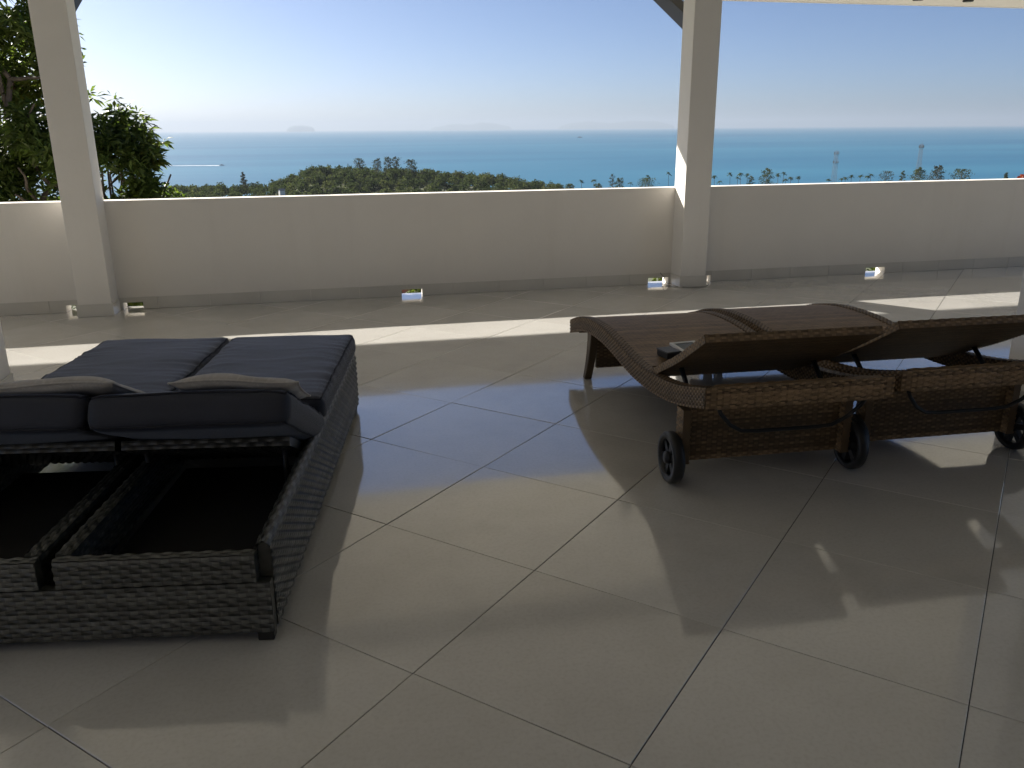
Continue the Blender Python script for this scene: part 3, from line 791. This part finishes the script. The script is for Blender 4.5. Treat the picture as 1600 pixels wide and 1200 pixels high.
def lpt(u, v, z):
    q = Matrix.Rotation(LANG, 4, 'Z') @ Vector((u, v, 0)); return (LW.x + q.x, LW.y + q.y, z)
tr = empty('tray', lpt(0.335, 0.685, pz(0.685) + 0.001), LANG + 0.12); tag(tr, 'small white-rimmed glossy tray lying on the brown lounger', 'tray')
tr.rotation_euler = (math.atan((pz(0.78) - pz(0.60)) / 0.18), 0, LANG + 0.12)
MB().box(-0.05, 0.05, -0.075, 0.075, 0.001, 0.008).build('base', M_GLASSY, tr)
mb = MB()
for b_ in ((-0.065, 0.065, -0.09, -0.0753), (-0.065, 0.065, 0.0753, 0.09), (-0.065, -0.0503, -0.0752, 0.0752), (0.0503, 0.065, -0.0752, 0.0752)): mb.box(*b_, 0.001, 0.012)
mb.build('rim', M_WHITE, tr)
bxo = empty('small_box', lpt(0.200, 0.61, pz(0.61) + 0.001), LANG + 0.2); tag(bxo, 'small black lidded box beside the tray on the lounger', 'box')
MB().box(-0.035, 0.035, -0.045, 0.045, 0, 0.026).build('body', M_BLACK, bxo, bevel=0.003)
MB().box(-0.038, 0.038, -0.048, 0.048, 0.027, 0.033).build('lid', simple('dark_grey_plastic', (0.06, 0.058, 0.055), 0.5, 0.1), bxo, bevel=0.003)

# ================================================================== foliage helpers
def leaves_np(base, direc, length, width, droop=0.25):
    """each leaf: two folded quads; returns verts (N*6,3), quads"""
    N = len(base); direc = direc / np.linalg.norm(direc, axis=1, keepdims=True)
    upv = np.tile([0, 0, 1.0], (N, 1)); side = np.cross(direc, upv); ln = np.linalg.norm(side, axis=1, keepdims=True); side = np.where(ln > 1e-3, side / np.maximum(ln, 1e-6), [1, 0, 0])
    roll = RNG.uniform(-1.0, 1.0, (N, 1)); nrm = np.cross(side, direc); sd = side * np.cos(roll) + nrm * np.sin(roll); nr = np.cross(sd, direc)
    L = length[:, None]; W = width[:, None]; dn = np.array([0, 0, -1.0])
    mid = base + direc * L * 0.45 + nr * W * 0.15
    tip = base + direc * L + dn * L * droop
    ml = mid + sd * W * 0.5 - nr * W * 0.25; mr = mid - sd * W * 0.5 - nr * W * 0.25
    V = np.stack([base, ml, tip, mr, mid], 1).reshape(-1, 3)
    i = np.arange(N)[:, None] * 5
    Q = np.concatenate([i + np.array([[0, 4, 2, 1]]), i + np.array([[0, 3, 2, 4]])], 1).reshape(-1, 4)
    return V, Q
def clump_crown(name, centres, n_leaf, ll, lw, mat, parent, spread=0.5, shade_by_clump=0.25):
    C_ = np.repeat(centres, n_leaf, axis=0); N = len(C_)
    th = RNG.uniform(0, 2 * np.pi, N); el = RNG.uniform(-0.7, 1.1, N)
    d = np.stack([np.cos(th) * np.cos(el), np.sin(th) * np.cos(el), np.sin(el)], 1)
    base = C_ + d * RNG.uniform(0.0, ll * spread, (N, 1))
    L = ll * RNG.uniform(0.5, 1.3, N) * np.repeat(RNG.uniform(0.75, 1.15, len(centres)), n_leaf); W = lw * RNG.uniform(0.75, 1.2, N)
    V, Q = leaves_np(base, d, L, W)
    cs = np.repeat(RNG.uniform(0.1, 0.9, len(centres)), n_leaf)
    sh = np.clip(cs * 0.6 + RNG.uniform(-0.1, 0.5, N), 0, 1)
    me = np_mesh(name, V, Q, mat, np.repeat(sh, 2))
    return link(name, me, parent)
def limb(mb, a, b, r0, r1, wob=0.1, n=6):
    wob *= 0.35
    a, b = Vector(a), Vector(b); L = (b - a).length
    pts = [a + (b - a) * (k / n) + Vector((random.uniform(-1, 1), random.uniform(-1, 1), random.uniform(-0.4, 0.4))) * wob * L * (0 if k in (0, n) else 0.5) for k in range(n + 1)]
    mb.tube(pts, [r0 + (r1 - r0) * k / n for k in range(n + 1)], 7)
    return pts
def broadleaf(name, base, lobes, label, n_clump, n_leaf=11, ll=0.16, lw=0.045, group=None, mat=None, trunk_r=0.16):
    """lobes: list of (centre, radii, weight) in world space"""
    t = empty(name, base); tag(t, label, 'tree', group); bx, by, bz = base
    loc = lambda p: (p[0] - bx, p[1] - by, p[2] - bz)
    mb = MB(); fork = (lobes[0][0][0] * 0.5 + bx * 0.5, lobes[0][0][1] * 0.5 + by * 0.5, bz + (lobes[0][0][2] - bz) * 0.55)
    limb(mb, (0, 0, 0), loc(fork), trunk_r, trunk_r * 0.6, 0.06)
    cents = []; tot = sum(l[2] for l in lobes)
    for c, r, wgt in lobes:
        pts = limb(mb, loc(fork), loc(c), trunk_r * 0.5, trunk_r * 0.22, 0.12)
        for _ in range(7):
            v = Vector((random.gauss(0, 1), random.gauss(0, 1), random.gauss(0.2, 0.8))).normalized()
            e = (c[0] + v.x * r[0] * 0.85, c[1] + v.y * r[1] * 0.85, c[2] + v.z * r[2] * 0.85)
            limb(mb, random.choice(pts[3:]), loc(e), trunk_r * 0.2, 0.012, 0.15)
        k = int(n_clump * wgt / tot)
        v = RNG.normal(0, 1, (k * 2, 3)); v /= np.linalg.norm(v, axis=1, keepdims=True)
        rr = np.where(RNG.uniform(0, 1, (k * 2, 1)) < 0.10, RNG.uniform(1.0, 1.30, (k * 2, 1)), RNG.uniform(0.25, 1.0, (k * 2, 1)) ** 0.5)
        p = np.array(c) + v * rr * np.array(r)
        dens = np.array([noise.noise(Vector((q[0] * 0.95, q[1] * 0.95, q[2] * 1.25))) for q in p])
        p = p[dens > np.quantile(dens, 0.55)]
        cents.append(p[:k])
    mb.build('trunk', M_BARK, t, smooth=True)
    cen = np.concatenate(cents) - np.array(base)
    cr = clump_crown('crown', cen, n_leaf, ll, lw, mat or M_LEAF, t); cr['kind'] = 'stuff'
    return t

# near trees at the left
gz = ground_z(-4.5, 13.5)
broadleaf('mango_tree', (-4.9, 13.6, gz), [((-4.9, 13.3, 1.2), (1.75, 1.0, 1.6), 3), ((-5.2, 13.5, 3.4), (1.75, 1.1, 1.8), 3), ((-3.75, 13.0, 0.6), (0.75, 1.0, 1.1), 1.2), ((-4.05, 13.1, 2.0), (0.85, 1.0, 1.3), 1.5), ((-6.6, 13.9, 1.5), (1.5, 1.0, 2.0), 1.5)],
          'tall dense leafy tree at the left edge, behind the pillar', 3300, 11, 0.17, 0.05)
broadleaf('mango_tree', (-2.75, 13.2, ground_z(-2.75, 13.2)), [((-2.8, 13.0, 0.75), (0.52, 0.6, 0.80), 1.6), ((-2.45, 12.9, 0.25), (0.55, 0.7, 0.75), 1.5), ((-2.95, 13.0, -0.5), (1.0, 0.9, 1.0), 2), ((-3.1, 13.2, 0.4), (0.6, 0.7, 0.9), 1)],
          'rounded leafy tree just right of the left pillar', 1450, 11, 0.17, 0.05, trunk_r=0.09)

# shrubs outside the drain holes
def shrub(x, y, ztop, r, label, mat=M_SHRUB, n=260, ll=0.075, lw=0.034, name='shrub'):
    gz = ground_z(x, y); t = empty(name, (x, y, gz)); tag(t, label, 'shrub', None)
    mb = MB()
    for q in range(6):
        an = q * 1.05; limb(mb, (0, 0, 0), (math.cos(an) * r * 0.5, math.sin(an) * r * 0.5, (ztop - gz) * 0.8), 0.03, 0.012, 0.08)
    mb.build('stem', M_BARK, t, smooth=True)
    h = ztop - gz; v = RNG.normal(0, 1, (n, 3)); v /= np.linalg.norm(v, axis=1, keepdims=True); v *= RNG.uniform(0.3, 1, (n, 1)) ** 0.5
    c = np.array([0, 0, h - min(h * 0.5, r * 1.3)]) + v * np.array([r, r, min(h * 0.5, r * 1.3)])
    cr = clump_crown('foliage', c, 9, ll, lw, mat, t); cr['kind'] = 'stuff'
for x, y, r, lab in ((-2.05, 8.0, 0.5, 'bush glimpsed through the drain hole left of the left pillar'), (-1.6, 7.9, 0.5, 'bush glimpsed through the drain hole right of the left pillar'),
                     (3.55, 8.3, 0.6, 'yellow-green bush glimpsed through the drain hole left of the sunlit pillar'), (4.1, 8.2, 0.4, 'bush glimpsed through the narrow drain hole right of the sunlit pillar'),
                     (5.85, 8.1, 0.6, 'bright green bush glimpsed through the rightmost drain hole'), (1.02, 8.6, 0.32, 'dark bush glimpsed through the middle drain hole')):
    shrub(x, y, 0.22, r, lab)
q = at(1609, 280, 13.0)
shrub(q.x, q.y, q.z + 0.07, 0.15, 'red-leaved shrub top showing at the right edge above the parapet', M_REDLEAF, 150, 0.06, 0.03, 'red_shrub')

# low neighbouring roof glimpsed through the middle drain hole
q = on_z(640, 456, -1.1)
hs_ = empty('lower_house', (q.x - 1.0, q.y + 1.8, -4.6), 0.5); tag(hs_, 'red tiled roof glimpsed through the middle drain hole', 'house')
MB().box(-2.6, 2.6, -1.8, 1.8, 0, 2.4).build('wall', M_WHITE, hs_)
mb = MB(); vs = [(-2.9, -2.2, 2.3), (2.9, -2.2, 2.3), (2.9, 0, 3.6), (-2.9, 0, 3.6), (-2.9, 2.2, 2.3), (2.9, 2.2, 2.3)]
mb.add([(x, y, z) for x, y, z in vs] + [(x, y, z - 0.1) for x, y, z in vs], [(0, 1, 2, 3), (3, 2, 5, 4), (7, 6, 9, 8), (8, 9, 10, 11), (0, 6, 7, 1), (4, 5, 11, 10), (0, 3, 9, 6), (3, 4, 10, 9), (1, 7, 8, 2), (2, 8, 11, 5)])
mb.build('roof', M_ROOFR, hs_)

# ================================================================== woodland on the headland (one mass)
def quads_np(c, n, size, aspect=1.0):
    N = len(c); n = n / np.linalg.norm(n, axis=1, keepdims=True)
    a = np.cross(n, RNG.normal(0, 1, (N, 3))); a /= np.linalg.norm(a, axis=1, keepdims=True); b = np.cross(n, a)
    s = size[:, None] * 0.5
    V = np.stack([c - a * s - b * s * aspect, c + a * s - b * s * 0.6 * aspect, c + a * s * 0.7 + b * s * aspect, c - a * s * 0.8 + b * s * 0.8 * aspect], 1).reshape(-1, 3)
    return V, np.arange(N * 4).reshape(-1, 4)
cs, ns, ss, sh = [], [], [], []
for _ in range(2300):
    pxx = RNG.uniform(225, 1680); r = 530 + 240 * RNG.uniform() ** 0.9
    if pxx > 900 and r < 640: continue
    d = at(pxx, 260, r); x, y = d.x, d.y
    g = ground_z(x, y); hgt = RNG.uniform(7, 13); rx = RNG.uniform(3.0, 6.2); k = int(100 * (rx / 3.6) ** 2)
    if pxx > 880: hgt *= 0.85
    v = RNG.normal(0, 1, (k, 3)); v /= np.linalg.norm(v, axis=1, keepdims=True); v[:, 2] = np.abs(v[:, 2]) * 1.15 - 0.4
    lump = 1 + 0.22 * np.sin(v[:, 0] * 5 + r) * np.cos(v[:, 1] * 5 + pxx)
    rr = RNG.uniform(0.7, 1.03, (k, 1)) * lump[:, None]
    c = np.array([x, y, g + hgt * 0.55]) + v * rr * np.array([rx, rx, hgt * 0.5])
    cs.append(c); ns.append(v + RNG.normal(0, 0.45, (k, 3))); ss.append(RNG.uniform(0.6, 1.3, k)); t0 = RNG.uniform(0.05, 0.9); sh.append(np.clip(t0 + RNG.uniform(-0.15, 0.15, k), 0, 1))
V, Q = quads_np(np.concatenate(cs), np.concatenate(ns), np.concatenate(ss))
wd = link('woodland', np_mesh('woodland', V, Q, M_WOOD_F, np.concatenate(sh))); tag(wd, 'dense mixed woodland covering the low headland above the sea', 'woodland', kind='stuff')

ORD = ['first', 'second', 'third', 'fourth', 'fifth', 'sixth', 'seventh', 'eighth', 'ninth', 'tenth', 'eleventh', 'twelfth', 'thirteenth', 'fourteenth', 'fifteenth', 'sixteenth', 'seventeenth']
# feathery casuarinas and skyline trees
def sky_tree(px, py_top, r, width_px, label, conical=0.4, dens=420, mat=M_CASU, group='skyline trees'):
    top = at(px, py_top, r); g = ground_z(top.x, top.y); h = top.z - g; R = width_px / F_PX * r / 2
    t = empty('skyline_tree', (top.x, top.y, g)); tag(t, label, 'tree', group)
    mb = MB(); mb.tube([(0, 0, 0), (0.15, 0, h * 0.5), (0, 0.1, h * 0.97)], [0.32, 0.2, 0.05], 6)
    K = 15; cen = []
    for q in range(K):
        f = 0.28 + 0.7 * q / K; an = q * 2.4 + px
        rr = R * (1 - conical * f) * random.uniform(0.7, 1.1) * math.sin(min(1, (1.05 - f) * 3.2) * math.pi / 2)
        e = Vector((math.cos(an) * rr, math.sin(an) * rr, min(h * 0.99, h * f + rr * 0.5)))
        mb.tube([(0, 0, h * f * 0.93), tuple(e * 0.6 + Vector((0, 0, h * f * 0.36))), tuple(e)], [0.12, 0.07, 0.03], 5)
        cen.append((e, rr))
    mb.build('trunk', M_BARK, t)
    pts = []
    for e, rr in cen:
        k = dens // K
        k = int(k * 1.7)
        pts.append(np.array(e) + RNG.normal(0, 1, (k, 3)) * np.array([0.42, 0.42, 0.30]) * max(0.9, rr * 0.75))
        pts.append(np.array(e) * np.array([0.55, 0.55, 1]) + RNG.normal(0, 1, (k // 2, 3)) * 0.5 * max(0.8, rr * 0.6))
    p = np.concatenate(pts); p[:, 2] = np.minimum(p[:, 2], h + 0.3)
    V, Q = quads_np(p, RNG.normal(0, 1, p.shape), RNG.uniform(0.4, 0.9, len(p)), 0.7)
    cr = link('crown', np_mesh('crown', V, Q, mat, RNG.uniform(0, 1, len(p))), t); cr['kind'] = 'stuff'
sky_tree(379, 268, 690, 14, 'dark pointed tree alone at the low left end of the headland', 0.8)
for k, (px, py, w_) in enumerate(((561, 248, 17), (589, 248, 13), (606, 245, 13), (618, 245, 13), (642, 250, 17))):
    sky_tree(px, py, 700, w_, 'feathery tree on the headland crest, %s from the left of the five' % ORD[k], 0.25, 330)
sky_tree(957, 271, 700, 9, 'thin spindly tree beside the palms left of the sunlit pillar', 0.2, 160)
sky_tree(968, 278, 700, 16, 'small bushy tree right of the spindly tree, left of the sunlit pillar', 0.4, 300, M_WOOD_F)
sky_tree(1010, 279, 700, 28, 'broad low tree beneath the palms, closest to the sunlit pillar', 0.3, 420, M_WOOD_F)
sky_tree(1174, 274, 690, 12, 'slim leafy tree among the palms, left of the tallest tree', 0.5, 260, M_WOOD_F)
sky_tree(1199, 263, 690, 22, 'tallest leafy tree among the palms right of the sunlit pillar', 0.45, 520, M_WOOD_F)
sky_tree(1386, 268, 690, 22, 'sparse brownish tree between the two masts', 0.3, 220, M_CASU)
sky_tree(1411, 266, 690, 12, 'narrow tree just left of the farther-right mast', 0.6, 220, M_WOOD_F)
sky_tree(1437, 261, 680, 25, 'dense tree hiding the foot of the right mast', 0.55, 560, M_WOOD_F)
sky_tree(1467, 258, 690, 23, 'domed reddish-brown tree right of the right mast', 0.55, 560, M_CASU)
sky_tree(1504, 265, 690, 24, 'spreading dark tree second right of the right mast', 0.3, 380, M_WOOD_F)
sky_tree(1573, 269, 690, 9, 'small pointed tree near the right edge above the parapet', 0.8, 200, M_WOOD_F)
sky_tree(890, 288, 700, 16, 'rounded low tree at the right foot of the headland', 0.3, 380, M_WOOD_F)
sky_tree(935, 287, 690, 14, 'small bright green rounded tree below two palms', 0.3, 380, M_WOOD_F)

def make_palm(seed, h):
    rnd = random.Random(seed); t = empty('palm_tree', (0, 0, 0)); bend = rnd.uniform(-1.2, 1.2)
    MB().tube([(0, 0, 0), (bend * 0.2, 0, h * 0.35), (bend * 0.6, 0.1, h * 0.7), (bend, 0.1, h)], [0.26, 0.2, 0.16, 0.14], 6).build('trunk', M_BARK, t)
    vs = []; fs = []; shd = []
    for k in range(13):
        an = k * 2.399 + rnd.uniform(-0.2, 0.2); el = rnd.uniform(-0.15, 1.05); L = rnd.uniform(2.1, 3.1)
        d = Vector((math.cos(an) * math.cos(el), math.sin(an) * math.cos(el), math.sin(el))); side = Vector((-math.sin(an), math.cos(an), 0))
        pts = []
        for q in range(7):
            f = q / 6; pts.append(Vector((bend, 0.1, h)) + d * L * f + Vector((0, 0, -1.5 * f * f)))
        for q in range(6):
            f = (q + 0.5) / 6; wd_ = 0.75 * math.sin(math.pi * (0.12 + 0.85 * f)) + 0.05
            for s in (-1, 1):
                b = len(vs); p0, p1 = pts[q], pts[q + 1]
                tp = (p0 * 0.4 + p1 * 0.6) + side * s * wd_ + Vector((0, 0, -0.3 * wd_)) + d * 0.25
                vs += [p0, p1, tp + (p1 - p0) * 0.3, tp - (p1 - p0) * 0.15]; fs.append((b, b + 1, b + 2, b + 3)); shd.append(rnd.random())
    cr = MB().add(vs, fs, shd).build('crown', M_PALM, t); cr['kind'] = 'stuff'
    return t
protos = [make_palm(s, 15.0) for s in (1, 2, 3, 4)]
PALMS_L = [(910, 280), (929, 278), (984, 283), (1013, 273), (1046, 268)]
PALMS_M = [(1118, 272), (1124, 281), (1142, 269), (1153, 275), (1159, 268), (1168, 270), (1217, 270), (1224, 268), (1229, 277), (1236, 275), (1249, 274)]
PALMS_R = [(1293, 278), (1316, 276), (1322, 275), (1331, 272), (1343, 272), (1355, 272), (1362, 270)]
used = [False] * 4
def place_palm(px, py, label, k):
    pr = protos[k % 4]
    o = pr if not used[k % 4] else copy_tree(pr)
    used[k % 4] = True
    r = 690 + (k * 37) % 30; tp = at(px, py + 3, r); g = ground_z(tp.x, tp.y); s = (tp.z - g) / 15.0
    o.location = (tp.x, tp.y, g); o.rotation_euler = (0, 0, k * 1.7); o.scale = (1.0, 1.0, s)
    tag(o, label, 'palm', 'far palms above the parapet'); return o
k = 0
for lst, txt in ((PALMS_L, 'palm left of the sunlit pillar, %s counting from the headland'), (PALMS_M, 'palm right of the sunlit pillar, %s before the left mast'), (PALMS_R, 'palm beside the left mast, %s of the row running right')):
    for i, (px, py) in enumerate(lst): place_palm(px, py, txt % ORD[i], k); k += 1

# ================================================================== lattice masts
def mast(px, py_top, r, half0, half1, plats, label, n_ant):
    top = at(px, py_top, r); g = ground_z(top.x, top.y); h = top.z - g
    t = empty('lattice_mast', (top.x, top.y, g), 0.5); tag(t, label, 'mast', 'telecom masts')
    cor = [(-1, -1), (1, -1), (1, 1), (-1, 1)]; hh = h - 2.2
    def wd_(z): return half0 + (half1 - half0) * z / hh
    for cx, cy in cor: MB().tube([(cx * half0, cy * half0, 0), (cx * half1, cy * half1, hh)], 0.09, 5).build('leg', M_METAL, t)
    n = 11; mb = MB()
    for k in range(n):
        z0, z1 = hh * k / n, hh * (k + 1) / n; a, b = wd_(z0), wd_(z1)
        for q in range(4):
            c0, c1 = cor[q], cor[(q + 1) % 4]
            mb.tube([(c0[0] * a, c0[1] * a, z0), (c1[0] * b, c1[1] * b, z1)], 0.035, 4); mb.tube([(c1[0] * a, c1[1] * a, z0), (c0[0] * b, c0[1] * b, z1)], 0.035, 4)
            mb.tube([(c0[0] * b, c0[1] * b, z1), (c1[0] * b, c1[1] * b, z1)], 0.035, 4)
    mb.build('bracing', M_METAL, t)
    for f in plats:
        z = hh * f; s = wd_(z) + 0.6; MB().box(-s, s, -s, s, z, z + 0.18).build('platform', M_METAL, t)
        for q in range(n_ant):
            an = 2 * math.pi * q / n_ant; x, y = math.cos(an) * (s + 0.2), math.sin(an) * (s + 0.2)
            MB().box(x - 0.13, x + 0.13, y - 0.13, y + 0.13, z - 0.2, z + 1.7).build('antenna', M_METAL, t)
    MB().tube([(0, 0, hh), (0, 0, h)], 0.07, 5).build('lightning_rod', M_METAL, t)
mast(1308, 231, 705, 1.7, 0.9, (0.74, 0.93), 'lattice telecom mast nearer the sunlit pillar, with two platforms', 5)
mast(1441, 220, 705, 1.7, 0.75, (0.93,), 'lattice telecom mast farther right, with clustered antennas at the top', 7)

# white cottage among the trees
q = at(440, 297, 600); g = ground_z(q.x, q.y)
ht = empty('hillside_cottage', (q.x, q.y, g), 0.4); tag(ht, 'tiny pale cottage among the trees low on the headland', 'house')
MB().box(-1.8, 1.8, -1.5, 1.5, 0, q.z - g).build('wall', M_WHITE, ht)
mb = MB(); zt = q.z - g; vs = [(-2.1, -1.9, zt - 0.1), (2.1, -1.9, zt - 0.1), (2.1, 0, zt + 1.0), (-2.1, 0, zt + 1.0), (-2.1, 1.9, zt - 0.1), (2.1, 1.9, zt - 0.1)]
mb.add([*vs] + [(x, y, z - 0.15) for x, y, z in vs], [(0, 1, 2, 3), (3, 2, 5, 4), (7, 6, 9, 8), (8, 9, 10, 11), (0, 6, 7, 1), (4, 5, 11, 10), (0, 3, 9, 6), (3, 4, 10, 9), (1, 7, 8, 2), (2, 8, 11, 5)])
mb.build('roof', M_METAL, ht)

# ================================================================== boats and islands
def boat(name, px, py, length, heading, label):
    q = on_z(px, py, SEA_Z); t = empty(name, (q.x, q.y, SEA_Z), heading); tag(t, label, 'boat'); L = length / 2; b = length * 0.13; hgt = length * 0.10
    mb = MB(); sec = [(-1, 0.85), (-0.4, 1.0), (0.3, 0.95), (0.75, 0.55), (1.0, 0.04)]; vs = []
    for f, wv in sec: vs += [(f * L, -b * wv, hgt * (1 + 0.25 * max(0, f))), (f * L, b * wv, hgt * (1 + 0.25 * max(0, f))), (f * L * 0.94, b * wv * 0.6, -0.3), (f * L * 0.94, -b * wv * 0.6, -0.3)]
    fs = []
    for k in range(4):
        for q_ in range(4): fs.append((k * 4 + q_, k * 4 + (q_ + 1) % 4, k * 4 + 4 + (q_ + 1) % 4, k * 4 + 4 + q_))
    fs += [(3, 2, 1, 0), (16, 17, 18, 19)]
    mb.add(vs, fs).build('hull', M_WHITE if length < 20 else M_STEEL, t)
    MB().box(-L * 0.5, L * 0.25, -b * 0.65, b * 0.65, hgt + 0.05, hgt * 2.1).build('cabin', M_GLASSY, t, bevel=0.1)
    MB().box(-L * 0.55, L * 0.2, -b * 0.7, b * 0.7, hgt * 2.12, hgt * 2.25).build('canopy', M_WHITE, t)
    return t, q
P1 = on_z(345, 259, SEA_Z); P0 = on_z(230, 259, SEA_Z); hd = math.atan2(P1.y - P0.y, P1.x - P0.x)
boat('speedboat', 347, 258.6, 13.0, hd, 'tiny speedboat racing right across the sea trailing a white wake')
boat('ship', 906, 215, 40.0, hd, 'tiny dark ship far out on the sea near the horizon')
mb = MB(); vs = []; fs = []; K = 40; dv_ = (P0 - P1); LL = dv_.length; dv_.normalize(); sdv = Vector((-dv_.y, dv_.x, 0))
for k in range(K + 1):
    f = k / K; p = P1 + dv_ * (3 + LL * f); ww = (2.8 + 2.2 * f) * (1 + 0.25 * random.uniform(-1, 1)) * (1 - 0.5 * f)
    vs += [(p + sdv * ww + Vector((0, 0, 0.1))), (p + Vector((0, 0, 0.1 + 0.9 * (1 - f)))), (p - sdv * ww + Vector((0, 0, 0.1)))]
for k in range(K):
    a = k * 3; fs += [(a, a + 3, a + 4, a + 1), (a + 1, a + 4, a + 5, a + 2)]
tag(mb.add(vs, fs).build('boat_wake', M_FOAM), 'long straight white wake behind the speedboat', 'wake', kind='stuff')

def island(px0, px1, prof_, r, label):
    t = []; n = 60; vs = []; fs = []
    for i in range(n + 1):
        f = i / n; px = px0 + (px1 - px0) * f; hp = float(np.interp(f, [p[0] for p in prof_], [p[1] for p in prof_]))
        hp = max(0, hp + 0.5 * noise.noise(Vector((px * 0.13, r, 0))) * (hp > 0.4))
        b = at(px, 204, r); h = hp / F_PX * r
        d = Vector((b.x, b.y, 0)).normalized()
        for q_, hf in ((-1.0, 0), (-0.55, 0.55), (0.0, 1.0), (0.6, 0.6), (1.0, 0)):
            p = Vector((b.x, b.y, 0)) + d * q_ * (px1 - px0) / F_PX * r * 0.3
            vs.append((p.x, p.y, SEA_Z - 0.5 + (h + r * 0.0022) * hf if hp > 0 else SEA_Z - 0.5))
    for i in range(n):
        for q_ in range(4): fs.append((i * 5 + q_, i * 5 + q_ + 1, i * 5 + 5 + q_ + 1, i * 5 + 5 + q_))
    o = MB().add(vs, fs).build('island', M_ISLE, smooth=True); tag(o, label, 'island', 'faint islands on the horizon')
island(448, 492, [(0, 0.0), (0.12, 3.5), (0.3, 5.5), (0.75, 5.0), (0.92, 2.5), (1, 0)], 40000, 'small flat-topped hazy island on the horizon above the headland')
island(672, 800, [(0, 0), (0.1, 2), (0.3, 6), (0.5, 4.5), (0.62, 8), (0.8, 6), (0.95, 2), (1, 0)], 47000, 'very faint long island on the horizon right of the flat-topped one')
island(872, 1056, [(0, 0), (0.08, 5), (0.25, 8), (0.45, 5), (0.6, 8), (0.85, 7), (1, 0)], 48000, 'very faint wide island on the horizon touching the sunlit pillar')

# ================================================================== haze
mb = MB().box(-53000, 53000, -53000, 53000, -86.0, 420.0)
hz = mb.build('haze', None); tag(hz, kind='stuff')
hm = bpy.data.materials.new('haze_air'); hm.use_nodes = True; t_ = hm.node_tree
for nd in list(t_.nodes):
    if nd.type == 'BSDF_PRINCIPLED': t_.nodes.remove(nd)
vol = t_.nodes.new('ShaderNodeVolumePrincipled'); vol.inputs['Color'].default_value = (0.40, 0.44, 0.50, 1); vol.inputs['Density'].default_value = 4.8e-5; vol.inputs['Anisotropy'].default_value = 0.25
t_.links.new(vol.outputs[0], [n for n in t_.nodes if n.type == 'OUTPUT_MATERIAL'][0].inputs['Volume'])
hz.data.materials.append(hm)
